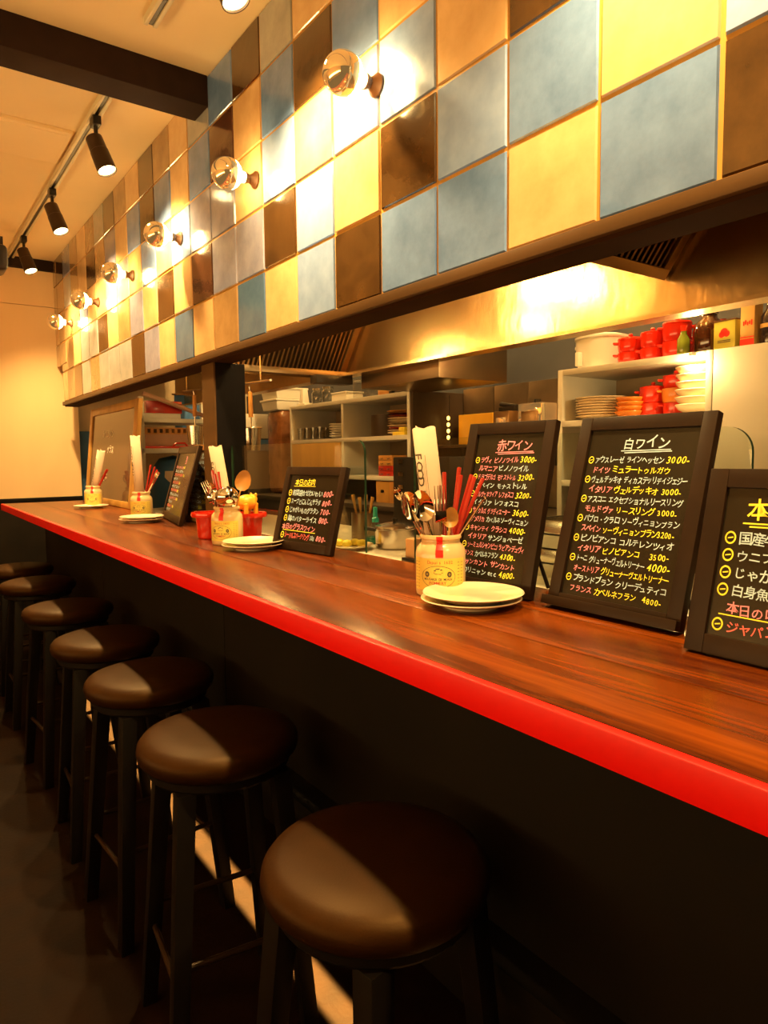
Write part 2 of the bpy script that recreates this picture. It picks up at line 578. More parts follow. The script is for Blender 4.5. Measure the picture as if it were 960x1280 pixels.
struct('wall_tiled', tm, [TILE[k] for k in keys], smooth=0)
gb = MB()
gb.box(1.0045, 1.09, TY0 - 9 * TS, Y_END_LOW, Zw(0.375), Zw(CEIL))
gb.box(1.0045, 1.09, Y_END_LOW, YF - 0.012, Zw(Z_NOTCH), Zw(CEIL))
struct('wall_tiled_backing', gb, M['grout'], smooth=0)
struct('trim_4', MB().box(0.992, 1.094, TY0 - 9 * TS, Y_END_LOW + 0.01, Zw(0.3655), Zw(0.3905)), M['trim'], bevel=0.002)
sb = MB().box(1.005, 1.091, TY0 - 9 * TS, Y_END_LOW, Zw(0.358), Zw(0.3655))
struct('trim_5', sb, M['soffit'], smooth=0)
# post carrying the tiled wall
pm = MB().box(1.02, 1.14, 2.50, 2.62, Zw(-0.2707), Zw(0.358))
struct('trim_6', pm, mat('post_black_paint', (0.006, 0.005, 0.006), 0.8, spec=0.08), bevel=0.002)
struct('trim_7', MB().box(1.013, 1.02, 2.50, 2.62, Zw(-0.2707), Zw(0.358)), M['trim'], smooth=0)

# ------------------------------------------------------------------ bar counter
ZC = -0.2707
WT = Zw(ZC)
bar = thing('bar_counter', 'long wooden bar counter with a bright red front edge', 'counter', (0.8, 2.0, 0))
L0, L1 = -1.2 - 2.0, 4.86 - 2.0
wm = MB()
for x0, x1 in ((0.571, 0.752), (0.7535, 0.905), (0.9065, 1.066)):
    wm.box(x0 - 0.8, x1 - 0.8, L0, L1, WT - 0.036, WT)
wm.build('worktop', M['worktop'], bar, bevel=0.0012)
tag(MB().box(0.557 - 0.8, 0.571 - 0.8, L0, L1, WT - 0.0385, WT).build('front_edge', M['red_edge'], bar, bevel=0.002), 'bright red edge strip')
fp = MB()
for y0, y1 in ((-1.2, 0.12), (0.124, 1.95), (1.954, 3.4), (3.404, 4.86)):
    fp.box(0.80 - 0.8, 0.83 - 0.8, y0 - 2.0, y1 - 2.0, Zw(-0.838), WT - 0.036)
fp.build('front_panel', M['black_panel'], bar, bevel=0.0015)
MB().box(1.0 - 0.8, 1.02 - 0.8, L0, L1, 0, WT - 0.036).build('back_panel', M['black_panel'], bar)
bl = MB().box(0.732 - 0.8, 0.80 - 0.8, L0 + 0.05, L1 - 0.02, Zw(-0.838), Zw(-0.80))
bl.build('added_pelmet', M['black_panel'], bar)
# added pelmet and lamp, an invented source for the light strip on the floor
lamp('added_strip_light', 'AREA', (0.762, 2.0, Zw(-0.842)), STRIP_W, (1.0, 0.62, 0.16), None, (0, 0, -1), shape='RECTANGLE', size=0.06, size_y=5.4, spread=math.radians(4))

# ------------------------------------------------------------------ bar stools
def make_stool(label):
    r = thing('bar_stool', label, 'stool', (0, 0, 0), group='bar stools along the counter')
    seat = MB().lathe([(0.0, 0.612), (0.140, 0.612), (0.158, 0.616), (0.167, 0.626), (0.170, 0.638), (0.168, 0.650), (0.160, 0.660),
                       (0.140, 0.667), (0.10, 0.672), (0.05, 0.674), (0, 0.6745)], 64)
    seat.build('seat', M['leather'], r, smooth=60)
    MB().lathe([(0.0, 0.592), (0.146, 0.592), (0.150, 0.598), (0.150, 0.6125), (0, 0.6125)], 48).build('seat_base', M['black_paint'], r)
    T, B = 0.098, 0.142
    for sx in (-1, 1):
        for sy in (-1, 1):
            MB().frustum((sx * B, sy * B, 0), (sx * T, sy * T, 0.594), 0.016, 0.019).build('leg', M['black_paint'], r, bevel=0.003)

    def at(s, z):
        return s * (B + (T - B) * z / 0.594)
    for sy, z in ((-1, 0.245), (1, 0.245)):
        MB().tube([(at(-1, z), at(sy, z), z), (at(1, z), at(sy, z), z)], 0.0065, 10).build('footrest', M['bronze'], r)
    for sx, z in ((-1, 0.195), (1, 0.195)):
        MB().tube([(at(sx, z), at(-1, z), z), (at(sx, z), at(1, z), z)], 0.0065, 10).build('footrest', M['bronze'], r)
    return r


STOOLS = [(0.556, 0.806, 8), (0.548, 1.385, -6), (0.554, 1.885, 4), (0.558, 2.374, -3), (0.560, 2.977, 5), (0.562, 3.68, 0), (0.562, 4.25, 6)]
nm = ['first and nearest', 'second', 'third', 'fourth', 'fifth', 'sixth', 'seventh and farthest']
st0 = None
for i, (x, y, a) in enumerate(STOOLS):
    lab = f'round black bar stool, {nm[i]} in the row from the camera'
    if st0 is None:
        st0 = make_stool(lab)
        st0.location, st0.rotation_euler = (x, y, 0), (0, 0, math.radians(a))
    else:
        dup(st0, (x, y, 0), (0, 0, math.radians(a)), lab)

# ------------------------------------------------------------------ globe bulbs on the tiled wall
def make_bulb(label):
    r = thing('globe_bulb', label, 'light bulb', group='silver tipped globe bulbs on the tiled wall')
    # local +x points out of the wall (mesh built along z then turned)
    Q = Matrix.Rotation(PI / 2, 4, 'Y')
    R = 0.0475
    cz = 0.098
    MB().lathe([(0, 0), (0.026, 0), (0.027, 0.006), (0.018, 0.014), (0.013, 0.024), (0.0175, 0.036), (0.0175, 0.040), (0, 0.040)], 24, Q).build('socket', M['brass'], r)
    a0 = math.radians(62)
    front = [(R * math.sin(a), cz + R * math.cos(a)) for a in [math.radians(112) * (1 - t / 14) for t in range(15)]]
    front[-1] = (0, cz + R)
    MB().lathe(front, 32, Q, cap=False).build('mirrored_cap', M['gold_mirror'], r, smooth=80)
    rear = [(0.0155, 0.040)] + [(R * math.sin(a), cz + R * math.cos(a)) for a in [math.radians(158 - 46 * t / 6) for t in range(7)]]
    MB().lathe(rear, 32, Q, cap=False).build('lit_glass', M['bulb_lit'], r, smooth=80)
    return r


b0 = None
BY = [1.400, 2.070, 2.760, 3.420, 4.080, 4.760]
bn = ['nearest', 'second', 'third', 'fourth', 'fifth', 'sixth and farthest']
for i, y in enumerate(BY):
    lab = f'silver tipped globe bulb on the tiles, {bn[i]} from the camera'
    loc = (1.0, y, Zw(0.880 - 0.004 * i))
    if b0 is None:
        b0 = make_bulb(lab)
        b0.location, b0.rotation_euler = loc, (0, 0, PI)
    else:
        dup(b0, loc, (0, 0, PI), lab)

# ------------------------------------------------------------------ ceiling tracks and spots
def track(label, y0, y1):
    r = thing('lighting_track', label, 'light track', (0.735, (y0 + y1) / 2, Zw(CEIL)))
    h = (y1 - y0) / 2
    m = MB()
    m.box(-0.020, -0.008, -h, h, -0.024, 0)
    m.box(0.008, 0.020, -h, h, -0.024, 0)
    m.box(-0.020, 0.020, -h - 0.004, -h, -0.026, 0)
    m.build('rail', M['cream_rail'], r, bevel=0.001)
    MB().box(-0.008, 0.008, -h, h, -0.018, 0).build('slot', M['black_metal'], r)


track('cream lighting track on the ceiling beyond the dark beam', 2.62, 5.22)
track('cream lighting track on the ceiling on the near side of the dark beam', -1.0, 2.235)


def make_spot(label):
    r = thing('track_spotlight', label, 'spotlight', group='black spotlights on the ceiling tracks')
    MB().box(-0.016, 0.016, -0.028, 0.028, -0.058, -0.024).build('adaptor', M['black_metal'], r, bevel=0.004)
    MB().tube([(0, 0, -0.057), (0, 0, -0.10)], 0.008, 10).box(-0.012, -0.006, -0.01, 0.01, -0.13, -0.09).box(0.006, 0.012, -0.01, 0.01, -0.13, -0.09).build('bracket', M['black_metal'], r)
    d = Vector((0.24, -0.30, -0.92)).normalized()
    aim = Vector((0.22, 0.0, -0.97))
    q = d.to_track_quat('Z', 'X').to_matrix().to_4x4()
    T = Matrix.Translation(Vector((0.0, 0, -0.125)) - d * 0.03) @ q
    hd = MB().lathe([(0, 0), (0.027, 0), (0.032, 0.004), (0.0335, 0.06), (0.035, 0.062), (0.037, 0.138), (0.0375, 0.145), (0.034, 0.145), (0.0335, 0.134), (0, 0.134)], 32, T)
    head = hd.build('lamp_head', M['bronze'], r)
    MB().lathe([(0, 0.135), (0.0332, 0.135), (0.0332, 0.139), (0, 0.141)], 24, T).build('lens', M['lamp_face'], head)
    p = T @ Vector((0, 0, 0.152))
    lamp('spot_beam', 'SPOT', p, SPOT_W, WARM, r, aim, spot_size=math.radians(125), spot_blend=0.8, shadow_soft_size=0.025)
    return r


sp0 = None
SP = [(2.93, 'just beyond the dark ceiling beam'), (3.81, 'middle one beyond the ceiling beam'), (4.69, 'farthest along the ceiling track'),
      (1.70, 'at the top edge on this side of the beam')]
for y, w in SP:
    lab = f'black cylindrical track spotlight, {w}'
    loc = (0.735, y, Zw(CEIL))
    if sp0 is None:
        sp0 = make_spot(lab)
        sp0.location = loc
    else:
        dup(sp0, loc, None, lab)
for y in (0.55, -0.5):
    lamp('spot_beam', 'SPOT', (0.80, y, Zw(1.12)), SPOT_W, WARM, None, (0.15, 0.0, -0.98), spot_size=math.radians(125), spot_blend=0.8, shadow_soft_size=0.025)  # added beams out of view, no fixtures, to light the near counter and stools

# raised ceiling hatch and hanging speaker at the left edge
ah = MB().box(0.0, 0.70, 3.15, 3.50, Zw(CEIL) - 0.016, Zw(CEIL)).box(0.02, 0.68, 3.17, 3.48, Zw(CEIL) - 0.020, Zw(CEIL) - 0.012)
o = thing('ceiling_hatch', 'white raised hatch in the ceiling beside the lighting track', 'hatch', (0, 0, 0))
ah.build('cover', M['ceiling'], o, bevel=0.005)
spk = thing('wall_speaker', 'black loudspeaker hanging at the left edge under the ceiling', 'speaker', (0.36, 3.5, Zw(0.88)))
MB().box(-0.11, 0.115, -0.08, 0.08, -0.06, 0.05).build('cabinet', M['speaker'], spk, bevel=0.03, seg=4)
MB().tube([(0, 0, 0.045), (0, 0, CEIL - 0.88)], 0.012, 12).box(-0.09, 0.10, -0.05, 0.05, 0.05, 0.085).build('bracket', M['speaker'], spk)

# ------------------------------------------------------------------ lettering
_glyph = {}


def glyph(ch, off=0.004):
    key = (ch, off)
    if key not in _glyph:
        cu = bpy.data.curves.new('g', 'FONT')
        cu.body = ch
        cu.offset = off
        cu.resolution_u = 2
        ob = bpy.data.objects.new('g', cu)
        me = bpy.data.meshes.new_from_object(ob)
        _glyph[key] = ([v.co.copy() for v in me.vertices], [tuple(p.vertices) for p in me.polygons])
        bpy.data.objects.remove(ob)
        bpy.data.curves.remove(cu)
        bpy.data.meshes.remove(me)
    return _glyph[key]


def adv(ch):
    if ch == ' ':
        return 0.42
    return 0.56 if ord(ch) < 128 else 0.90


def width(txt):
    return sum(adv(c) for c in txt)


def write(mb, txt, x, y, size, mi, rnd=None, squeeze=1.0, off=0.010, slant=0.0, z=0.0):
    """text in the local xy plane, baseline at y"""
    for ch in txt:
        if ch != ' ':
            vs, fs = glyph(ch, off)
            jr = rnd.uniform(-0.09, 0.09) if rnd else 0
            js = rnd.uniform(0.86, 1.08) if rnd else 1
            jy = rnd.uniform(-0.07, 0.07) * size if rnd else 0
            ca, sa = math.cos(jr), math.sin(jr)
            P = []
            for p in vs:
                px, py = p.x * size * js * squeeze, p.y * size * js
                px += py * slant
                P.append((x + px * ca - py * sa, y + jy + px * sa + py * ca, z))
            mb.add(P, fs, None, mi)
        x += adv(ch) * size * squeeze
    return x


def ring(mb, x, y, r, mi, w=0.16, z=0.0, dash=True):
    n = 18
    vs, fs = [], []
    for k in range(n):
        a = 2 * PI * k / n
        for q in (1 - w, 1 + w):
            vs.append((x + r * q * math.cos(a) * 0.85, y + r * q * math.sin(a), z))
    for k in range(n):
        k2 = (k + 1) % n
        fs.append((2 * k, 2 * k + 1, 2 * k2 + 1, 2 * k2))
    mb.add(vs, fs, None, mi)
    if dash:
        bar2(mb, x - r * 0.45, y - r * 0.1, x + r * 0.5, y + r * 0.1, r * 0.22, mi, z)


def bar2(mb, x0, y0, x1, y1, w, mi, z=0.0):
    d = Vector((x1 - x0, y1 - y0))
    n = Vector((-d.y, d.x)).normalized() * w / 2
    mb.add([(x0 - n.x, y0 - n.y, z), (x1 - n.x, y1 - n.y, z), (x1 + n.x, y1 + n.y, z), (x0 + n.x, y0 + n.y, z)], [(0, 1, 2, 3)], None, mi)


CH = [M['chalk_white'], M['chalk_yellow'], M['chalk_pink'], M['chalk_red']]
CI = dict(w=0, y=1, p=2, r=3)


def menu_board(label, bx, by, ang, w, h, lean, title, lines, frame=M['frame_black'], fwid=0.024, seed=1, ledge=False, leg=True, base=WT, wide=1.0, surface=M['board_black']):
    """ang: heading of the leaning direction from +x; board leans back by lean (degrees)"""
    a, l = math.radians(ang), math.radians(lean)
    rgt = Vector((math.sin(a), -math.cos(a), 0))
    bk = Vector((math.cos(a), math.sin(a), 0))
    up = bk * math.sin(l) + Vector((0, 0, 1)) * math.cos(l)
    nr = rgt.cross(up)
    R = Matrix((rgt, up, nr)).transposed()
    r = thing('menu_board', label, 'menu board', (bx, by, base + 0.016 * math.sin(l)), R.to_euler(), group='hand written menu boards on the counter')
    D = 0.016
    f = MB()
    f.box(-w / 2, -w / 2 + fwid, 0, h, -D, 0.0)
    f.box(w / 2 - fwid, w / 2, 0, h, -D, 0.0)
    f.box(-w / 2 + fwid, w / 2 - fwid, 0, fwid, -D, 0.0)
    f.box(-w / 2 + fwid, w / 2 - fwid, h - fwid, h, -D, 0.0)
    if ledge:
        f.box(-w / 2 - 0.002, w / 2 + 0.002, 0.0, 0.016, 0.0, 0.014)
    f.build('frame', frame, r, bevel=0.0015)
    MB().box(-w / 2 + fwid, w / 2 - fwid, fwid, h - fwid, -D + 0.002, -0.005).build('writing_surface', surface, r)
    rd = random.Random(seed)
    t = MB()
    iw = w - 2 * fwid
    zz = -0.0046
    tx, ts, tc, tf = title
    y = h - fwid - ts * 1.35
    x0 = -iw / 2 + iw * tf
    x1 = write(t, tx, x0, y, ts, CI[tc], rd, z=zz)
    bar2(t, x0 - ts * .1, y - ts * 0.22, x1 + ts * .2, y - ts * 0.15, ts * 0.07, CI[tc], zz)
    if seed % 2 == 0:
        bar2(t, x0 + ts * .2, y - ts * 0.36, x1 + ts * .3, y - ts * 0.27, ts * 0.07, CI[tc], zz)
    n = len(lines)
    top = y - ts * 0.45
    step = (top - fwid - 0.006) / n
    for i, ln in enumerate(lines):
        size = step * 0.78
        isp = lambda c, q: c in 'yp' and q.endswith('-') and q[0].isdigit()
        tot = sum(width(q) + 0.3 for c, q in ln if q and not isp(c, q))
        psq = 1.22 * 0.92 * min(1.0, wide)
        pw = sum(width(q) * psq + 0.3 for c, q in ln if q and isp(c, q))
        avail = iw * 0.95 - size * (1.0 + pw)
        sq = min(wide, avail / (tot * size))
        x = -iw / 2 + iw * 0.02
        yy = top - step * (i + 0.86)
        bullet = ln[0][0] == 'o'
        for c, s in ln:
            if c == 'o':
                ring(t, x + size * 0.45, yy + size * 0.36, size * 0.42, 1, z=zz)
                x += size * 1.05
            elif c == '_':
                bar2(t, -iw / 2 + iw * .05, yy - size * .16, x, yy - size * .2, size * .09, CI['y'], zz)
            elif c == 'i':
                x += size * 0.9
            else:
                if isp(c, s):
                    x = write(t, s, x + size * 0.1, yy - size * 0.05, size * 1.22, CI[c], rd, squeeze=0.92, slant=0.15, z=zz)
                else:
                    x = write(t, s, x, yy, size, CI[c], rd, squeeze=sq, z=zz)
                x += size * 0.25
    t.build('chalk_writing', CH, r, smooth=0)
    if leg:
        # prop strut behind, reaching down to the counter
        Ri = R.transposed()
        zt = h * 0.62
        topw = up * zt + nr * (-D)
        foot = topw + bk * 0.06
        foot.z = -0.016 * math.sin(l) + 0.003
        for s in (-1, 1):
            pa = Ri @ (topw + rgt * s * w * 0.1)
            pb = Ri @ (foot + rgt * s * w * 0.28)
            MB().tube([pa, pb], 0.004, 8).build('easel_leg', M['black_metal'], r)
    return r


RED = [[('o', ''), ('p', 'ラヴィ ピノノワイル'), ('y', '3000-')], [('i', ''), ('p', 'ルマニア'), ('w', 'ピノノワイル')],
       [('o', ''), ('p', 'ドラゴデルゴ モナストレル'), ('y', '3200-')], [('i', ''), ('w', 'スペイン モナストレル')],
       [('o', ''), ('p', 'デルヴェネツィア レフォスコ'), ('y', '3200-')], [('i', ''), ('w', 'イタリア レフォスコ')],
       [('o', ''), ('p', 'サイクルズ グラディエーター'), ('y', '3600-')], [('i', ''), ('p', 'アメリカ'), ('w', 'カベルネソーヴィニョン')],
       [('o', ''), ('p', 'キャンティ クラシコ'), ('y', '4000-')], [('i', ''), ('p', 'イタリア'), ('w', 'サンジョベーゼ')],
       [('o', ''), ('p', 'ソーミュルシャンピニ/ラピアンデュヴィ')], [('p', 'フランス'), ('w', 'カベルネフラン'), ('y', '4300-')],
       [('o', ''), ('p', 'サンカント サンカント')], [('i', ''), ('w', 'カリニャン etc'), ('y', '4800-')]]
WHITE = [[('o', ''), ('w', 'アウスレーゼ ラインヘッセン'), ('y', '3000-')], [('i', ''), ('p', 'ドイツ'), ('y', 'ミュラートゥルガウ')],
         [('o', ''), ('w', 'ヴェルデッキオ ディカステッリディジェジー')], [('i', ''), ('p', 'イタリア'), ('y', 'ヴェルデッキオ 3000-')],
         [('o', ''), ('w', 'アスコニ エクセプショナルリースリング')], [('i', ''), ('p', 'モルドヴァ'), ('y', 'リースリング 3000-')],
         [('o', ''), ('w', 'パブロ・クラロ ソーヴィニョンブラン')], [('i', ''), ('p', 'スペイン'), ('y', 'ソーヴィニョンブラン3200-')],
         [('o', ''), ('w', 'ピノビアンコ コルテレンツィオ')], [('i', ''), ('p', 'イタリア'), ('y', 'ピノビアンコ   3500-')],
         [('o', ''), ('w', 'トーニ グリューナーヴェルトリーナー'), ('y', '4000-')], [('i', ''), ('p', 'オーストリア'), ('y', 'グリューナーヴェルトリーナー')],
         [('o', ''), ('w', 'ブランドブラン クリーデュティコ')], [('i', ''), ('p', 'フランス'), ('y', 'カベルネフラン  4800-')]]
TODAY = [[('o', ''), ('w', '国産牛(黒毛)ステーキ')], [('o', ''), ('w', 'ウニプリン')], [('o', ''), ('w', 'じゃがいものグラタン')],
         [('o', ''), ('w', '白身魚のソテー')], [('i', ''), ('p', '本日のロゼワイン'), ('_', '')], [('o', ''), ('r', 'ジャパンプレミアム')]]
MEAT = [[('o', ''), ('w', '前菜盛合せわいわい'), ('p', '800-')], [('o', ''), ('w', 'スープとにんじんサラダ'), ('p', '800-')],
        [('o', ''), ('w', 'じゃがいものグラタン'), ('p', '700-')], [('o', ''), ('w', '鶏のバターライス'), ('p', '800-')],
        [('p', '本日のグラスワイン'), ('_', '')], [('o', ''), ('r', 'シードルスパークリング'), ('w', '500'), ('p', '800-')]]
SIDE = [[('p', 'スパークリング'), ('y', '3000-')], [('w', 'スペイン カヴァ')], [('r', 'フランチャコルタ'), ('y', '3200-')], [('w', 'イタリア')],
        [('r', 'ランブルスコ'), ('y', '3500-')], [('w', 'イタリア ロッソ')], [('r', 'クレマンロゼ'), ('y', '3800-')], [('w', 'フランス ロワール')],
        [('p', 'シャンパーニュ'), ('y', '4500-')], [('w', 'フランス')], [('r', 'プロセッコ'), ('y', '3000-')], [('w', 'イタリア')]]

menu_board('large black menu board of red wines with pink title, behind the nearest jar of cutlery', 0.934, 0.969, 4.9, 0.217, 0.342, 13.7,
           ('赤ワイン', 0.024, 'p', 0.33), RED, seed=2)
menu_board('large black menu board of white wines with pale blue title, second from the right', 0.943, 0.692, -0.6, 0.257, 0.344, 15.8,
           ('白ワイン', 0.024, 'w', 0.34), WHITE, seed=4, ledge=True)
menu_board('black menu board of the day with yellow title, cut off by the right edge', 0.871, 0.364, 0, 0.300, 0.252, 13.6,
           ('本日のメニュー', 0.030, 'y', 0.12), TODAY, seed=6, fwid=0.026)
menu_board('small black menu board of the day, standing beyond the red wine board', 0.938, 1.725, 6.7, 0.284, 0.246, 15.0,
           ('本日のお肉', 0.022, 'y', 0.12), MEAT, seed=3, leg=False)
menu_board('narrow black menu board far along the counter left of the black post', 0.969, 2.93, -10.5, 0.50, 0.330, 15.9,
           ('泡', 0.030, 'p', 0.5), SIDE, seed=5, fwid=0.03, leg=False, wide=2.3)
menu_board('tan framed menu board half hidden behind the far black board and the post', 1.035, 2.79, 0, 0.30, 0.33, 10,
           ('グラス', 0.022, 'w', 0.3), [[('o', ''), ('w', s), ('y', '500-')] for s in ('シャルドネ', 'リースリング', 'メルロー', 'シラー', 'カベルネ', 'ピノノワール', 'テンプラニーリョ', 'ソーヴィニョン', 'モスカート', 'ロゼ')],
           frame=M['wood_mid'], seed=7, leg=False, surface=mat('brown_marker_board', (0.07, 0.038, 0.014), 0.4))

# big framed whiteboard standing on the far end of the counter
wb = thing('framed_board', 'big tan framed glossy board leaning at the far end of the counter', 'board', (1.036, 4.27, WT + 0.002), Euler((0, 0, 0)))
l = math.radians(6.0)
BM = Matrix.Rotation(l, 4, 'Y')
f = MB()
w2, hh = 0.53, 0.592
for y0, y1, z0, z1 in ((-w2, -w2 + 0.07, 0, hh), (w2 - 0.06, w2, 0, hh), (-w2 + .07, w2 - .06, 0, 0.035), (-w2 + .07, w2 - .06, hh - 0.045, hh)):
    f.box(0, 0.024, y0, y1, z0, z1, BM)
f.build('frame', M['wood_light'], wb, bevel=0.003)
MB().box(0.008, 0.02, -w2 + .07, w2 - .06, 0.035, hh - 0.045, BM).build('writing_surface', M['whiteboard'], wb)
t = MB()
rd = random.Random(5)
TXT = MB()
write(TXT, 'シャンパン', -0.2, 0.40, 0.055, 0, rd)
write(TXT, 'グラス', -0.08, 0.31, 0.05, 0, rd)
for p in TXT.v:
    p.x, p.y, p.z = 0.0072, -p.x, p.y
TM = MB().add(TXT.v, TXT.f, BM)
TM.build('chalk_writing', mat('faded_chalk', (0.95, 0.85, 0.7), 0.8), wb, smooth=0)

# ------------------------------------------------------------------ jars, cutlery and plates on the counter
SR = Vector((math.cos(YAW), -math.sin(YAW), 0))       # away to the right along the room's diagonal
SB = Vector((math.sin(YAW), math.cos(YAW), 0))        # deeper into the room


def make_jar(label, loc, face):
    """face: heading the printed label faces"""
    r = thing('stoneware_jar', label, 'jar', loc, (0, 0, face), group='cream mustard jars holding cutlery')
    prof = [(0.0, 0.0), (0.044, 0.0), (0.0475, 0.003), (0.0485, 0.010), (0.0485, 0.082), (0.0465, 0.092), (0.041, 0.099), (0.0375, 0.103), (0.0375, 0.109),
            (0.0405, 0.111), (0.0410, 0.116), (0.0385, 0.119), (0.0355, 0.117), (0.0345, 0.105), (0.043, 0.088), (0.0445, 0.012), (0.0, 0.008)]
    MB().lathe(prof, 48).build('body', M['jar'], r, smooth=50)
    RL = 0.0488

    def wrap(mb, R=RL):
        for p in mb.v:
            a = p.x / R
            zz = p.y
            p.x, p.y, p.z = R * math.cos(a), R * math.sin(a), zz
        return mb
    lb = MB()
    n = 20
    for k in range(n):
        x0, x1 = -0.058 + 0.116 * k / n, -0.058 + 0.116 * (k + 1) / n
        lb.add([(x0, 0.014, 0), (x1, 0.014, 0), (x1, 0.076, 0), (x0, 0.076, 0)], [(0, 1, 2, 3)])
    wrap(lb).build('paper_label', M['label'], r)
    pr = MB()
    # flat layout first, then wrapped round the jar
    write(pr, 'Depuis 1632', -0.022, 0.066, 0.0085, 1, None, off=0.0)
    nE = 40
    for k in range(nE):
        a0, a1 = 2 * PI * k / nE, 2 * PI * (k + 1) / nE
        bar2(pr, 0.034 * math.cos(a0), 0.041 + 0.021 * math.sin(a0), 0.034 * math.cos(a1), 0.041 + 0.021 * math.sin(a1), 0.0008, 0)
    for cx in (-0.022, 0.022):
        for q in (0.0045, 0.003, 0.0015):
            ring(pr, cx, 0.046, q, 0, 0.22, 0, False)
    bar2(pr, -0.008, 0.053, 0.008, 0.055, 0.0022, 0)
    bar2(pr, -0.005, 0.056, 0.003, 0.057, 0.0018, 0)
    bar2(pr, -0.009, 0.049, 0.009, 0.049, 0.0010, 0)
    bar2(pr, -0.007, 0.047, 0.006, 0.0465, 0.0010, 0)
    write(pr, 'MOUTARDE DE MEAUX', -0.0285, 0.0345, 0.0062, 0, None, off=0.004, squeeze=0.97)
    write(pr, 'POMMERY', -0.018, 0.0265, 0.0085, 1, None, off=0.004)
    for i in range(9):
        zz = 0.068 - i * 0.006
        for x0 in (-0.056, 0.040):
            bar2(pr, x0, zz, x0 + 0.014, zz, 0.0008, 0)
    wrap(pr, RL + 0.0004).build('label_print', [M['ink'], M['red_ink']], r, smooth=0)
    tp = MB()
    prof2 = [(0.0418, 0.117), (0.0418, 0.111), (0.0385, 0.108), (0.0385, 0.103), (0.0425, 0.0995), (0.0478, 0.092), (0.0492, 0.084), (0.0492, 0.078)]
    aw = 0.15
    for (ra, za), (rb, zb) in zip(prof2, prof2[1:]):
        for k in range(3):
            t0, t1 = 0.05 - aw + 2 * aw * k / 3, 0.05 - aw + 2 * aw * (k + 1) / 3
            tp.add([(ra * math.cos(t0), ra * math.sin(t0), za), (rb * math.cos(t0), rb * math.sin(t0), zb), (rb * math.cos(t1), rb * math.sin(t1), zb), (ra * math.cos(t1), ra * math.sin(t1), za)], [(0, 1, 2, 3)])
    tag(tp.build('wax_tape', M['red_tape'], r), 'red tape strip over the rim')
    return r


def stick_frame(jar, mx, my, bx, by, zb=0.014, zm=0.112):
    """matrix whose +z runs from a point on the jar's floor through a point of its mouth; offsets given along SR / SB"""
    base = Vector(jar) + SR * bx + SB * by + Vector((0, 0, zb))
    mouth = Vector(jar) + SR * mx + SB * my + Vector((0, 0, zm))
    d = (mouth - base).normalized()
    y = d.cross(SR).normalized()
    x = y.cross(d)
    m = Matrix((x, y, d)).transposed().to_4x4()
    m.translation = base
    return m


def placed(name, label, cat, m, group=None):
    r = thing(name, label, cat, group=group)
    r.location = m.to_translation()
    r.rotation_euler = m.to_euler()
    return r


def spoon(m, label, L=0.20, bw=0.021, bl=0.032, material=None, name='spoon', group='cutlery in the jars'):
    r = placed(name, label, 'spoon', m, group)
    material = material or M['chrome']
    n = 10
    h = MB()
    h.tube([(0, 0, 0), (0, 0, L * 0.3), (0, -0.002, L * 0.6), (0, 0.0, L - bl * 2)], [0.0045, 0.004, 0.0028, 0.0022], 8)
    h.build('handle', material, r)
    b = MB()
    prof = []
    vs, fs = [], []
    nu, nv = 14, 8
    # shallow egg shaped bowl, double sided shell
    for side in (0, 1):
        for i in range(nv + 1):
            q = i / nv
            for k in range(nu):
                a = 2 * PI * k / nu
                ez = math.cos(a)
                x = math.sin(a) * bw * q * (1 - 0.12 * ez)
                z = L - bl + ez * bl * q
                dep = 0.011 * (1 - q * q) + (0.0012 if side else 0)
                vs.append((x, dep, z))
    for side in (0, 1):
        o0 = side * (nv + 1) * nu
        for i in range(nv):
            for k in range(nu):
                k2 = (k + 1) % nu
                q = (o0 + i * nu + k, o0 + i * nu + k2, o0 + (i + 1) * nu + k2, o0 + (i + 1) * nu + k)
                fs.append(q if side else tuple(reversed(q)))
    b.add(vs, fs)
    b.build('bowl', material, r, smooth=60)
    return r


def fork(m, label, L=0.20):
    r = placed('fork', label, 'fork', m, 'cutlery in the jars')
    MB().tube([(0, 0, 0), (0, 0, L * 0.3), (0, 0.001, L * 0.6), (0, 0, L - 0.068)], [0.0045, 0.004, 0.0026, 0.003], 8).build('handle', M['chrome'], r)
    t = MB()
    t.box(-0.011, 0.011, -0.001, 0.0015, L - 0.070, L - 0.048)
    for x in (-0.0096, -0.0032, 0.0032, 0.0096):
        t.frustum((x, 0, L - 0.049), (x, 0.003, L), 0.0015, 0.0007)
    t.build('tines', M['chrome'], r, bevel=0.0006)
    return r


def chopstick(m, label, L=0.225):
    r = placed('chopstick', label, 'chopstick', m, 'red lacquered chopsticks in the jars')
    MB().tube([(0, 0, 0), (0, 0, L * 0.5), (0, 0, L - 0.003), (0, 0, L)], [0.0022, 0.0034, 0.0043, 0.0036], 8).build('stick', M['red_lacquer'], r)
    return r


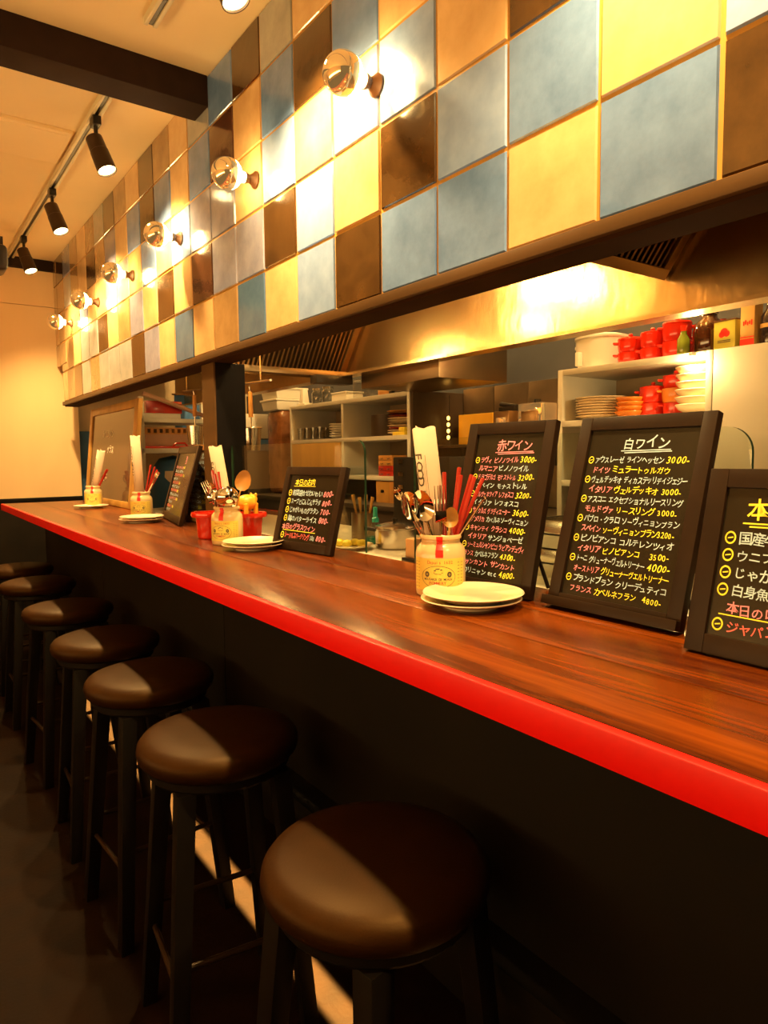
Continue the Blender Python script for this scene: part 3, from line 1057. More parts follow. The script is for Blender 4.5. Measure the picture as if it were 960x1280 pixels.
def menu_roll(m, label, L=0.30, R=0.022, text='FOOD MENU'):
    r = placed('rolled_menu', label, 'menu', m, 'rolled paper menus in the jars')
    p = MB()
    n = 40
    # a spiral sheet, open at the top, with one loose corner
    turns = 1.35
    vs, fs = [], []
    for k in range(n + 1):
        a = 2 * PI * turns * k / n
        rad = R * (0.90 + 0.10 * k / n)
        up = 0.004 * math.sin(a * 2) + (0.012 * max(0, (k / n - 0.93)) / 0.07)
        vs += [(rad * math.cos(a), rad * math.sin(a), 0), (rad * math.cos(a), rad * math.sin(a), L + up)]
    for k in range(n):
        fs.append((2 * k, 2 * k + 2, 2 * k + 3, 2 * k + 1))
    p.add(vs, fs)
    o = p.build('sheet', M['paper'], r, smooth=60)
    md = o.modifiers.new('thickness', 'SOLIDIFY')
    md.thickness = 0.0006
    t = MB()
    if text:
        write(t, text, 0, 0, 0.0215, 0, None, off=0.014)
        xs = [q.x for q in t.v]
        for q in t.v:
            a = -0.86 + (q.y - 0.006) / R            # letters turned to read down the roll
            zz = L - 0.045 - q.x * 1.25
            rr_ = R + 0.0009
            # facing towards the room (-y of the frame)
            q.x, q.y, q.z = rr_ * math.sin(a), -rr_ * math.cos(a), zz
        nb = 6
        for k in range(1):
            a = -0.22
            t.add([(1.04 * R * math.sin(a + da), -1.04 * R * math.cos(a + da), zz) for zz in (L - 0.21, L - 0.05) for da in (0, 0.03)], [(0, 1, 3, 2)])
        t.build('menu_print', M['ink'], r, smooth=0)
    return r


JARS = [((0.868, 1.021, WT), 'nearest'), ((0.857, 2.040, WT), 'second'), ((0.945, 3.24, WT), 'third'), ((0.945, 4.16, WT), 'farthest')]


def facing(loc, extra=0.0):
    return math.atan2(-loc[1], -loc[0]) + extra


J = []
for (loc, w), ex in zip(JARS, (-0.10, -0.45, -0.3, -0.2)):
    lab = {'nearest': 'cream mustard jar with red tape, nearest the camera', 'second': 'cream mustard jar in front of the red pot',
           'third': 'cream mustard jar near the far black menu board', 'farthest': 'cream mustard jar at the far end of the counter'}[w]
    J.append(make_jar(lab, loc, facing(loc, ex)))

# nearest jar
j = JARS[0][0]
menu_roll(stick_frame(j, -0.008, 0.008, 0.003, 0.010), 'white paper menu rolled up in the nearest jar', 0.31, 0.0235)
for k, (mx, my, bx, by, L) in enumerate([(0.020, -0.012, 0.004, -0.018, 0.222), (0.0215, -0.001, 0.010, -0.004, 0.235), (0.027, 0.008, -0.002, 0.004, 0.228),
                                       (0.0305, -0.006, 0.000, -0.012, 0.225), (0.031, 0.003, -0.016, -0.006, 0.235), (0.006, -0.025, 0.006, -0.03, 0.225)]):
    chopstick(stick_frame(j, mx, my, bx, by), f'red lacquered chopstick in the nearest jar, {["first", "second", "third", "fourth", "fifth", "sixth"][k]} of its bundle', L)
spoon(stick_frame(j, -0.030, -0.006, 0.012, 0.005), 'steel spoon leaning left in the nearest jar, bowl upwards', 0.205, 0.020, 0.031)
spoon(stick_frame(j, -0.017, -0.026, 0.012, -0.02), 'steel spoon standing in front of the rolled menu in the nearest jar', 0.200, 0.020, 0.031)
fork(stick_frame(j, 0.0, -0.031, 0.004, -0.030), 'steel fork, tines upwards, in the nearest jar', 0.200)
spoon(stick_frame(j, -0.034, 0.004, 0.02, 0.01), 'thin handled tasting spoon at the left rim of the nearest jar', 0.225, 0.008, 0.015)
spoon(stick_frame(j, 0.012, -0.031, 0.0, -0.028), 'small pale wooden spatula in the front of the nearest jar', 0.160, 0.015, 0.020, M['wood_light'], 'wooden_spoon')
spoon(stick_frame(j, 0.034, -0.009, -0.03, 0.0), 'slender steel bar spoon leaning far right out of the nearest jar', 0.215, 0.004, 0.008)

# second jar
j = JARS[1][0]
menu_roll(stick_frame(j, -0.004, 0.010, 0.012, 0.006), 'white paper menu rolled up in the jar before the red pot', 0.295, 0.0215)
for k, (mx, my, bx, by, L) in enumerate([(-0.024, 0.004, -0.006, 0.0, 0.215), (-0.020, -0.008, -0.004, -0.006, 0.222), (-0.014, -0.016, 0.0, -0.012, 0.21), (-0.006, -0.020, 0.004, -0.018, 0.215)]):
    chopstick(stick_frame(j, mx, my, bx, by), f'red lacquered chopstick in the jar before the red pot, {["first", "second", "third", "fourth"][k]} of its bundle', L)
fork(stick_frame(j, -0.031, -0.008, 0.01, -0.004), 'steel fork leaning left in the jar before the red pot', 0.20)
spoon(stick_frame(j, -0.026, -0.018, -0.004, -0.014), 'steel spoon leaning left in the jar before the red pot', 0.185, 0.016, 0.026)
spoon(stick_frame(j, 0.026, 0.016, 0.0, 0.008), 'olive wooden spoon in the jar before the red pot', 0.225, 0.025, 0.034, M['wood_mid'], 'wooden_spoon')
lr = placed('soup_ladle', 'chrome round ladle head at the mouth of the jar before the red pot', 'ladle', stick_frame(j, 0.006, -0.031, 0.0, -0.026), 'cutlery in the jars')
MB().tube([(0, 0, 0), (0, 0, 0.12)], 0.004, 10).build('handle', M['chrome'], lr)
MB().ellipsoid((0.0, 0, 0.138), (0.036, 0.036, 0.032), 28, 16).build('ladle_head', M['chrome'], lr, smooth=80)

# third jar
j = JARS[2][0]
menu_roll(stick_frame(j, -0.010, 0.004, -0.006, 0.004), 'tall white rolled menu in the jar near the far black board', 0.36, 0.0225)
for k, (mx, my) in enumerate([(0.021, -0.006), (0.024, 0.004), (0.028, -0.002), (0.031, 0.006)]):
    chopstick(stick_frame(j, mx, my, -0.002 - 0.008 * k, my), f'red lacquered chopstick in the third jar, {["first", "second", "third", "fourth"][k]} of its bundle', 0.235 - 0.004 * k)
spoon(stick_frame(j, 0.033, -0.010, -0.022, -0.006), 'pale steel spoon leaning right in the third jar', 0.225, 0.008, 0.018)
# fourth jar
j = JARS[3][0]
menu_roll(stick_frame(j, 0.009, 0.004, -0.012, 0.004), 'white rolled menu leaning right in the farthest jar', 0.31, 0.0225)
for k, (mx, my) in enumerate([(0.032, -0.008), (0.034, 0.002)]):
    chopstick(stick_frame(j, mx, my, -0.02, my), f'red lacquered chopstick in the farthest jar, {["left", "right"][k]} of the pair', 0.225)
spoon(stick_frame(j, 0.031, 0.012, -0.024, 0.008), 'steel spoon leaning right in the farthest jar', 0.20, 0.016, 0.024)


def make_plate(name, label, group, R=0.091, material=None):
    r_ = [(0, 0), (R * 0.56, 0), (R * 0.58, 0.004), (R * 0.70, 0.006), (R * 0.97, 0.0135), (R, 0.0155), (R * 0.985, 0.0170), (R * 0.72, 0.0095), (R * 0.62, 0.0072), (0, 0.0065)]
    o = MB().lathe(r_, 56).build(name, material or M['ceramic'], smooth=50)
    return tag(o, label, 'plate', group)


p0 = None
PLS = [((0.841, 0.905), 2, 'in front of the nearest jar'), ((0.868, 1.880), 2, 'beside the second jar'), ((0.868, 2.990), 2, 'in front of the third jar'), ((0.962, 4.09), 1, 'under the farthest jar')]
for (x, y), n, w in PLS:
    if w.startswith('under'):
        x, y = 0.905, 4.05
        w = 'in front of the farthest jar'
    for k in range(n):
        lab = f'{"upper" if k else "lower"} white plate of the pair {w}' if n > 1 else f'single white plate {w}'
        loc = (x + 0.002 * k, y - 0.003 * k, WT + 0.0105 * k)
        if p0 is None:
            p0 = make_plate('side_plate', lab, 'white plates set along the counter')
            p0.location = loc
        else:
            dup(p0, loc, None, lab)

# red pots with an orange figurine behind the second jar
def red_pot(label, loc, R=0.052, h=0.085, group='red pots on the counter'):
    r = thing('red_pot', label, 'pot', loc, group=group)
    MB().lathe([(0, 0), (R * 0.80, 0), (R * 0.86, 0.004), (R * 0.97, h - 0.004), (R * 0.97, h), (R * 0.90, h), (R * 0.78, 0.008), (0, 0.006)], 36).build('bowl', M['red_enamel'], r)
    MB().lathe([(R * 0.97, h - 0.014), (R * 1.22, h - 0.012), (R * 1.25, h - 0.004), (R * 1.22, h + 0.003), (R * 0.97, h + 0.002)], 36, cap=False).build('rim', M['red_enamel'], r)
    MB().lathe([(0, h - 0.016), (R * 0.93, h - 0.016), (R * 0.93, h - 0.004), (0, h - 0.002)], 28).build('lid', M['dark_red'], r)
    return r


red_pot('red pot right behind the second jar, under the orange figurine', (0.965, 2.125, WT))
red_pot('red pot partly hidden left of the second jar', (0.880, 2.235, WT))
fg = thing('animal_figurine', 'orange four legged figurine standing on the red pot', 'figurine', (0.962, 2.122, WT + 0.0835), (0, 0, 0.3))
b = MB()
b.ellipsoid((0, 0, 0.038), (0.034, 0.033, 0.027), 24, 14)
for sx in (-1, 1):
    for sy in (-1, 1):
        b.lathe([(0, 0), (0.008, 0), (0.0085, 0.003), (0.0075, 0.02), (0.009, 0.034), (0, 0.04)], 12, Matrix.Translation((sx * 0.021, sy * 0.020, 0)))
b.build('body', M['yellow_plastic'], fg, smooth=60)
MB().ellipsoid((0.030, 0.004, 0.048), (0.015, 0.017, 0.016), 16, 10).ellipsoid((0.034, 0.016, 0.062), (0.005, 0.004, 0.007), 8, 6).ellipsoid((0.034, -0.008, 0.062), (0.005, 0.004, 0.007), 8, 6).build('head', M['yellow_plastic'], fg, smooth=60)

# ------------------------------------------------------------------ glass screens at the back of the counter
def glass_pane(label, y0, y1, ztop, x=1.074, rnear=0.035, rfar=0.0):
    r = thing('glass_screen', label, 'glass screen', (x, (y0 + y1) / 2, WT))
    hy, h = (y1 - y0) / 2, ztop - ZC
    out = [(-hy, 0.0)]
    n = 8
    if rnear:
        for k in range(n + 1):
            a = PI - (PI / 2) * k / n
            out.append((-hy + rnear + rnear * math.cos(a), h - rnear + rnear * math.sin(a)))
    else:
        out.append((-hy, h))
    out += [(hy, h), (hy, 0.0)]
    vs = [(-0.003, y, z) for y, z in out] + [(0.003, y, z) for y, z in out]
    k = len(out)
    MB().add(vs, [tuple(range(k)), tuple(reversed(range(k, 2 * k)))]).build('pane', M['glass'], r, smooth=0)
    e = MB()
    e.add([(dx * 1.15, y, z) for dx in (-0.003, 0.003) for y, z in out], [(i, k + i, k + i + 1, i + 1) for i in range(k - 1)])
    e.build('polished_edge', M['glass_edge'], r, smooth=0)
    return r


glass_pane('clear glass screen between the black post and the small menu board', 1.583, 2.49, 0.045)
glass_pane('clear glass screen behind the wine menu boards', 0.53, 1.367, 0.040, x=1.078, rnear=0.04)

# ------------------------------------------------------------------ range hood
hd = thing('range_hood', 'long stainless range hood over the kitchen', 'range hood', (0, 0, 0))
MB().box(1.80, 1.812, -1.0, 5.20, Zw(0.372), Zw(CEIL)).build('back_panel', M['hood_steel'], hd)
MB().box(1.74, 1.80, -1.0, 5.20, Zw(0.372), Zw(0.384)).build('drip_gutter', M['hood_steel'], hd)
MB().box(1.092, 1.80, -1.0, 5.20, Zw(1.05), Zw(1.07)).build('top_cover', M['hood_dark'], hd)


def hood_filter(y0, z0, y1, z1, x0, x1):
    f = MB()
    d = Vector((0, y1 - y0, z1 - z0))
    L = d.length
    d.normalize()
    nrm = Vector((0, -d.z, d.y))
    if nrm.z > 0:
        nrm = -nrm
    Mx = Matrix((Vector((1, 0, 0)), d, Vector((1, 0, 0)).cross(d))).transposed().to_4x4()
    Mx.translation = Vector((x0, y0, Zw(z0)))
    w = x1 - x0
    f.box(0, w, -0.03, 0.0, -0.02, 0.02, Mx)
    f.box(0, w, L, L + 0.03, -0.02, 0.02, Mx)
    f.box(w - 0.03, w, 0, L, -0.02, 0.02, Mx)
    f.box(0, 0.03, 0, L, -0.02, 0.02, Mx)
    fr = f.build('filter_frame', M['filter_steel'], hd, bevel=0.002)
    s = MB()
    n = int((w - 0.06) / 0.0215)
    for k in range(n):
        xx = 0.03 + (k + 0.5) * (w - 0.06) / n
        s.box(xx - 0.0042, xx + 0.0042, 0, L, -0.010, 0.012, Mx)
    s.build('baffles', M['filter_steel'], fr)
    MB().box(0.02, w - 0.02, 0.0, L, -0.018, -0.014, Mx).build('filter_back', M['dark_cabinet'], fr)


hood_filter(2.817, 0.40, 2.45, 0.90, 1.10, 1.79)
hood_filter(1.137, 0.515, 0.86, 0.90, 1.10, 1.79)
# gutter under the far filter with its dark light fitting
MB().box(1.10, 1.795, 2.79, 2.86, Zw(0.372), Zw(0.40)).build('filter_gutter', M['hood_dark'], hd, bevel=0.003)
MB().box(1.60, 1.795, 2.74, 2.80, Zw(0.335), Zw(0.372)).build('filter_catch', M['black_metal'], hd, bevel=0.003)
# exhaust box behind the panel
MB().box(1.815, 2.20, 2.14, 2.70, Zw(0.312), Zw(0.80)).build('exhaust_box', M['hood_dark'], hd, bevel=0.003)


def hood_lamp(x, y, z, e, label):
    r = thing('hood_lamp', label, 'lamp', (x, y, Zw(z)), group='lamps inside the range hood')
    MB().lathe([(0, 0.024), (0.016, 0.024), (0.016, 0.05), (0.006, 0.055), (0.006, 1.05 - z), (0, 1.05 - z)], 20).build('stem', M['hood_dark'], r)
    MB().ellipsoid((0, 0, 0), (0.026, 0.026, 0.030), 16, 10).build('bulb', mat('lit_hood_bulb', (1, .8, .5), 0.3, emit=(1.0, 0.64, 0.22), estr=e), r, smooth=80)


hood_lamp(1.30, 1.840, 0.685, HOOD_E, 'round bulb inside the range hood, nearest of the bulbs')
hood_lamp(1.30, 2.030, 0.705, HOOD_E, 'round bulb inside the range hood, second of the bulbs')
hood_lamp(1.30, 2.075, 0.560, HOOD_E * 0.6, 'round bulb inside the range hood, lowest of the bulbs')
hood_lamp(1.30, 3.40, 0.72, HOOD_E * 1.3, 'round bulb inside the range hood beyond the filter')
hood_lamp(1.22, 2.70, 0.50, HOOD_E * 0.7, 'added round bulb low inside the range hood right before the filter')  # added to light the lower shelf bay

# added downlights hidden behind the hood panel, to brighten the shelves
for i, (y, e) in enumerate(((1.25, 1.5), (1.9, 0.8), (3.1, 1.0), (4.4, 0.8))):
    r = thing('added_downlight', f'small round added downlight above the shelves, {["nearest", "second", "third", "farthest"][i]}', 'lamp', (2.02, y, Zw(CEIL)), group='added downlights')
    MB().lathe([(0, -0.03), (0.04, -0.03), (0.045, 0), (0, 0)], 24).build('housing', M['white_plastic'], r)
    MB().lathe([(0, -0.033), (0.032, -0.033), (0.032, -0.0302), (0, -0.0302)], 20).build('lens', M['lamp_face'], r)
    lamp('added_downlight_beam', 'POINT', (0, 0, -0.06), KITCHEN_W * e, WARM, r, shadow_soft_size=0.03)

# ------------------------------------------------------------------ kitchen: bench
kbm = thing('kitchen_bench', 'white topped kitchen bench behind the glass screens', 'bench', (1.38, 1.9, 0))
MB().box(1.085 - 1.38, 1.62 - 1.38, -1.2 - 1.9, 4.2 - 1.9, Zw(-0.33), Zw(-0.30)).build('bench_top', M['bench_white'], kbm, bevel=0.003)
MB().box(1.10 - 1.38, 1.58 - 1.38, -1.15 - 1.9, 4.15 - 1.9, 0, Zw(-0.33)).build('cabinet', M['dark_cabinet'], kbm)
BZ = Zw(-0.30)
# back run under the shelves
bk = thing('back_cabinet', 'dark brown base cabinet along the kitchen back wall', 'cabinet', (2.25, 2.0, 0))
MB().box(1.98 - 2.25, 2.44 - 2.25, -1.0 - 2.0, 4.3 - 2.0, 0.03, Zw(-0.27)).build('body', M['dark_cabinet'], bk, bevel=0.003)
MB().box(1.96 - 2.25, 2.44 - 2.25, -1.0 - 2.0, 4.3 - 2.0, Zw(-0.27), Zw(-0.245)).build('top', M['dark_cabinet'], bk, bevel=0.003)
BKZ = Zw(-0.245)

# shelf units
def shelf_unit(label, y0, y1, zs, dividers, x0=2.10, x1=2.44, right_panel=None, tan_infill=None, t=0.022):
    cy = (y0 + y1) / 2
    r = thing('shelf_unit', label, 'shelf', (x0, cy, 0))
    zb, zt = zs[0], zs[-1]
    for z in zs:
        MB().box(0, x1 - x0, y0 - cy + t, y1 - cy - t, Zw(z) - t, Zw(z)).build('shelf_board', M['shelf_grey'], r, bevel=0.0015)
    for y in (y0, y1 - t):
        MB().box(0, x1 - x0, y - cy, y - cy + t, BKZ, Zw(zt)).build('side_panel', M['shelf_grey'], r, bevel=0.0015)
    for y, za, zb2 in dividers:
        MB().box(0.002, x1 - x0 - 0.01, y - cy - t / 2, y - cy + t / 2, Zw(za), Zw(zb2) - t).build('divider', M['shelf_grey'], r, bevel=0.0015)
    MB().box(x1 - x0 - 0.008, x1 - x0, y0 - cy + t, y1 - cy - t, BKZ, Zw(zt) - t).build('back_panel', M['shelf_back'], r)
    if tan_infill:
        MB().box(-0.002, 0.014, tan_infill[0] - cy, tan_infill[1] - cy, BKZ + 0.01, Zw(SM) - t - 0.002).build('door', M['wood_light'], r, bevel=0.002)  # made-up tan panel in place of the tan reflection in the glass
    if right_panel:
        MB().box(0, x1 - x0, right_panel[0] - cy, right_panel[1] - cy, BKZ, Zw(zt)).build('door', M['shelf_grey'], r, bevel=0.002)
    return r


ST, SM, SLw = 0.318, 0.104, -0.106
shelf_unit('grey open shelf unit with glasses and plates, left one behind the glass', 2.70, 3.945, [SLw, SM, ST], [(3.325, SM, ST), (3.325, SLw, SM)], tan_infill=(3.34, 3.92))
shelf_unit('grey open shelf unit with red cocottes and white bowls, right one', 1.165, 1.775, [-0.10, 0.125, ST], [], right_panel=(0.80, 1.163))
dk = thing('dark_side_cabinet', 'dark brown tall panel between the two grey shelf units', 'cabinet', (2.2, 2.69, 0))
MB().box(2.104 - 2.2, 2.44 - 2.2, -0.012, 0.008, BKZ, Zw(0.316)).build('panel', M['dark_cabinet'], dk)
# stainless wall panels between the shelf units
sw = MB()
for k in range(4):
    sw.box(2.432, 2.449, 1.79 + k * 0.222, 1.79 + (k + 1) * 0.222 - 0.004, Zw(-0.24), Zw(0.335))
struct('wall_kitchen_cladding', sw, mat('dull_steel_cladding', (0.34, 0.25, 0.16), 0.28, 0.9, var=0.25, scale=5, bump=0.1, bscale=7), bevel=0.002)

# --------------- kitchen ware
def cocotte(label, loc, R=0.05, h=0.062, material=None, group='red cocottes', lid=True):
    r = thing('cocotte', label, 'cocotte', loc, (0, 0, 0.5), group=group)
    m = material or M['red_enamel']
    MB().lathe([(0, 0), (R * .86, 0), (R * .94, 0.006), (R, h * .5), (R, h), (R * .93, h), (R * .93, h * .4), (R * .85, 0.008), (0, 0.007)], 32).build('bowl', m, r)
    for s in (-1, 1):
        MB().tube([(-0.012, s * R * .97, h * .82), (-0.012, s * (R + .012), h * .84), (0.012, s * (R + .012), h * .84), (0.012, s * R * .97, h * .82)], 0.004, 8).build('handle', m, r)
    if lid:
        l_ = MB().lathe([(R * 1.0, h), (R * 1.02, h + 0.004), (R * .98, h + 0.009), (R * .5, h + 0.0145), (0, h + 0.0155)], 32, cap=False).build('lid', m, r)
        MB().lathe([(0, h + .014), (0.006, h + .014), (0.008, h + .022), (0.005, h + .026), (0, h + .026)], 12).build('knob', m, l_)
    return r


def nest(kind, labelf, n, loc, dz, builder, group):
    """n copies of one item stacked from the bottom up"""
    first = None
    for k in range(n):
        lab = labelf(k, n)
        p = (loc[0] + random.uniform(-.002, .002), loc[1] + random.uniform(-.002, .002), loc[2] + dz * k)
        if first is None:
            first = builder(lab, group)
            first.location = p
        else:
            dup(first, p, None, lab)


def fromtop(k, n):
    q = n - 1 - k
    return ORD[q] + (' from the top' if q else '')


def bowl_mesh(name, cat, R, h, material):
    def b(label, group):
        o = MB().lathe([(0, 0), (R * .5, 0), (R * .55, .005), (R * .85, h * .5), (R, h * .93), (R * .99, h), (R * .95, h * .96), (R * .8, h * .55), (R * .5, .012), (0, .01)], 36).build(name, material, smooth=50)
        return tag(o, label, cat, group)
    return b


def plate_mesh(R, material):
    def b(label, group):
        return make_plate('dinner_plate', label, group, R, material)
    return b


# right unit: middle board at SM2
SM2 = Zw(0.125)
nest('plate', lambda k, n: f'white plate, {fromtop(k, n)} of the stack left in the right shelf', 8, (2.21, 1.655, SM2), 0.0098, plate_mesh(0.098, M['ceramic']), 'white plates in the right shelf')
nest('bowl', lambda k, n: f'orange bowl, {fromtop(k, n)} of the stack beside the white plates', 4, (2.18, 1.512, SM2), 0.016, bowl_mesh('orange_bowl', 'bowl', 0.052, 0.026, M['orange_enamel']), 'orange bowls in the right shelf')
nest('bowl', lambda k, n: f'thick white bowl, {fromtop(k, n)} of the stack at the right of the shelf', 6, (2.185, 1.258, SM2), 0.0245, bowl_mesh('white_bowl', 'bowl', 0.072, 0.034, M['ceramic']), 'white bowls in the right shelf')
cocotte('squat red cocotte at the bottom left, between the orange bowls and the tall red stack', (2.22, 1.447, SM2), 0.046, 0.050, lid=False)
cocotte('red lidded cocotte stacked on the squat one beside the orange bowls', (2.22, 1.447, SM2 + 0.051), 0.046, 0.048)
cocotte('red cocotte at the bottom of the stack of three beside the white bowls', (2.215, 1.358, SM2), 0.040, 0.046, lid=False)
cocotte('orange red cocotte in the middle of the stack of three beside the white bowls', (2.215, 1.358, SM2 + 0.047), 0.044, 0.048, M['orange_enamel'], lid=False)
cocotte('red lidded cocotte at the top of the stack of three beside the white bowls', (2.215, 1.358, SM2 + 0.096), 0.042, 0.034)
TZ = Zw(ST)
for (x, y, R, h, lo, hi) in ((2.20, 1.529, 0.044, 0.042, 'lower red cocotte of the leftmost pair on top of the shelf', 'upper red cocotte of the leftmost pair on top of the shelf'),
                             (2.20, 1.440, 0.041, 0.046, 'lower red cocotte of the middle pair on top of the shelf', 'upper red cocotte of the middle pair on top of the shelf'),
                             (2.20, 1.348, 0.047, 0.056, 'lower red cocotte of the right, larger pair on top of the shelf', 'upper red cocotte of the right, larger pair on top of the shelf')):
    cocotte(lo, (x, y, TZ), R, h, lid=False)
    cocotte(hi, (x, y, TZ + h + 0.001), R, h)
cocotte('dark red cocotte half hidden right of the larger red pair', (2.33, 1.32, TZ), 0.05, 0.075, M['dark_red'])

ul = thing('added_shelf_lamp', 'small added lamp on the front edge of the right shelf above the white bowls', 'lamp', (2.088, 1.225, Zw(ST) - 0.002))
MB().lathe([(0, -0.012), (0.010, -0.012), (0.0115, 0), (0, 0)], 20).build('housing', M['white_plastic'], ul)
lamp('added_shelf_light', 'POINT', (0, 0, -0.03), 5.0, WARM, ul, shadow_soft_size=0.012)  # added lamp to brighten the white bowls

# big white cooker on top, left end of the right unit
r = thing('rice_cooker', 'big white pot with taps on the left end of the right shelf', 'pot', (2.255, 1.690, TZ))
MB().lathe([(0, 0), (0.082, 0), (0.09, 0.006), (0.098, 0.08), (0.100, 0.115), (0.103, 0.117), (0.103, 0.124), (0.097, 0.126), (0.06, 0.136), (0, 0.14)], 40).build('body', M['white_plastic'], r)
for s in (-1, 1):
    MB().box(-0.018, 0.018, s * 0.096, s * 0.118, 0.090, 0.104).build('handle', M['white_plastic'], r, bevel=0.004)
MB().box(-0.118, -0.09, 0.02, 0.036, 0.012, 0.065).build('spout', M['white_plastic'], r, bevel=0.004)


def bottle(name, label, loc, prof, material, capmat=None, capr=None, cat='bottle', group=None, label_col=None):
    r = thing(name, label, cat, loc, group=group)
    MB().lathe(prof, 28).build('body', material, r, smooth=50)
    if capmat:
        z = prof[-1][1]
        MB().lathe([(0, z - 0.012), (capr, z - 0.012), (capr, z + 0.006), (0, z + 0.008)], 20).build('cap', capmat, r)
    if label_col:
        R = max(p[0] for p in prof) + 0.0006
        z0, z1 = label_col[1]
        MB().lathe([(R, z0), (R, z1)], 28, cap=False).build('paper_label', label_col[0], r)
    return r


bottle('amber_bottle', 'big amber brown glass bottle on top of the right shelf', (2.20, 1.236, TZ), [(0, 0), (0.044, 0), (0.048, 0.006), (0.049, 0.075), (0.043, 0.10), (0.026, 0.116), (0.024, 0.128), (0.027, 0.130), (0.027, 0.138), (0, 0.138)], M['amber_glass'])
bottle('green_bottle', 'small olive green bottle left of the amber bottle', (2.14, 1.288, TZ), [(0, 0), (0.018, 0), (0.020, 0.004), (0.020, 0.05), (0.010, 0.07), (0.009, 0.09), (0, 0.09)], M['green_glass'], M['red_enamel'], 0.011)
bottle('dark_bottle', 'dark bottle between the green and the amber bottle', (2.30, 1.245, TZ), [(0, 0), (0.024, 0), (0.026, 0.005), (0.026, 0.07), (0.012, 0.095), (0.011, 0.12), (0, 0.12)], M['dark_glass'], M['dark_red'], 0.013)
tn = thing('tomato_tin', 'yellow green tin with a red tomato picture on the right shelf top', 'tin', (2.16, 1.141, TZ), (0, 0, -0.12))
MB().box(-0.034, 0.034, -0.037, 0.037, 0.002, 0.088).build('body', M['tin_yellow'], tn, bevel=0.004)
MB().box(-0.035, 0.035, -0.038, 0.038, 0.086, 0.091).box(-0.035, 0.035, -0.038, 0.038, 0, 0.004).build('rim', M['brass'], tn, bevel=0.002)
im = MB()
for cy, cz, rr_ in ((0, 0.052, 0.013), (0.008, 0.046, 0.010), (-0.009, 0.047, 0.010)):
    im.add([(-0.0346, cy + rr_ * math.cos(2 * PI * k / 16), cz + rr_ * math.sin(2 * PI * k / 16)) for k in range(16)], [tuple(reversed(range(16)))])
im.build('tomato_picture', M['red_tape'], tn, smooth=0)
im = MB()
for z0 in (0.026, 0.021):
    im.box(-0.0350, -0.0344, -0.022, 0.022, z0, z0 + 0.0025)
im.build('printed_lines', M['ink'], tn, smooth=0)
bx = thing('card_box', 'tall tan card box with red print right of the tomato tin', 'box', (2.15, 1.074, TZ))
MB().box(-0.025, 0.025, -0.021, 0.021, 0, 0.128).build('carton', M['box_tan'], bx, bevel=0.0015)
im = MB().box(-0.0258, -0.0248, -0.021, 0.021, 0.004, 0.022).box(-0.0258, -0.0248, -0.021, 0.021, 0.026, 0.029)
for k in range(5):
    im.box(-0.0258, -0.0248, -0.015 + k * .006, -0.011 + k * .006, 0.062 + 0.003 * (k % 2), 0.078 - 0.003 * (k % 3))
im.build('red_print', M['red_tape'], bx, smooth=0)
bottle('dark_bottle', 'dark bottle with a tan band at the right end of the shelf top', (2.16, 1.022, TZ), [(0, 0), (0.026, 0), (0.028, 0.006), (0.028, 0.085), (0.014, 0.105), (0.013, 0.13), (0, 0.13)], M['dark_glass'], label_col=(M['box_tan'], (0.05, 0.062)))

# left unit, upper right bay: plates; lower right bay: boxes and bowls; left bay: glasses
SMz, SLz = Zw(SM), Zw(SLw)
stack_cols = [M['ceramic'], M['ceramic'], M['red_lacquer'], M['ceramic'], M['steel'], M['ceramic'], M['ceramic'], M['dark_red'], M['steel'], M['wood_mid']]
for k, mm in enumerate(stack_cols):
    colour = {'white_glazed_ceramic': 'white', 'red_lacquer': 'dark red', 'brushed_steel': 'steel', 'dark_red_enamel': 'dark red', 'orange_brown_wood': 'brown'}[mm.name]
    o = make_plate('serving_plate', f'{colour} serving plate, {fromtop(k, len(stack_cols))} of the mixed stack in the left shelf', 'mixed plates in the left shelf', 0.105 - 0.002 * (k % 3), mm)
    o.location = (2.22, 2.875 + 0.003 * (k % 2), SMz + 0.0125 * k)
bottle('stock_pot', 'dark olive pot left of the plate stack in the left shelf', (2.25, 3.11, SMz), [(0, 0), (0.075, 0), (0.08, 0.006), (0.08, 0.12), (0.076, 0.12), (0.074, 0.01), (0, 0.01)], M['dark_cabinet'], cat='pot')
sbx = thing('sponge_pack', 'small yellow pack in front of the plate stack', 'pack', (2.125, 2.80, SMz))
MB().box(-0.018, 0.018, -0.045, 0.055, 0, 0.018).box(-0.018, 0.018, -0.045, 0.0, 0.018, 0.040).build('wrapper', M['lemon'], sbx, bevel=0.003)
for k in range(4):
    o = thing('steamer_box', f'{"orange" if k > 1 else "red brown"} wooden box, {fromtop(k, 4)} of the stack in the lower bay', 'box', (2.175, 2.945, SLz + 0.0275 * k), group='wooden boxes in the left shelf')
    MB().box(-0.05, 0.05, -0.062, 0.062, 0, 0.0265).build('case', M['wood_mid'] if k > 1 else M['red_lacquer'], o, bevel=0.003)
    q = MB()
    for yy in (-0.03, 0.03):
        q.tube([(-0.051, yy - 0.012, 0.012), (-0.056, yy, 0.008), (-0.051, yy + 0.012, 0.012)], 0.002, 6)
    q.build('rope_handle', M['black_metal'], o)
nest('bowl', lambda k, n: f'white bowl, {fromtop(k, n)} of the left stack in the lower bay', 5, (2.15, 2.835, SLz), 0.011, bowl_mesh('rice_bowl', 'bowl', 0.040, 0.032, M['ceramic']), 'white bowls in the lower bay')
nest('bowl', lambda k, n: f'wide white bowl, {fromtop(k, n)} of the right stack in the lower bay', 5, (2.19, 2.765, SLz), 0.0135, bowl_mesh('soup_bowl', 'bowl', 0.050, 0.034, M['ceramic']), 'wide white bowls in the lower bay')


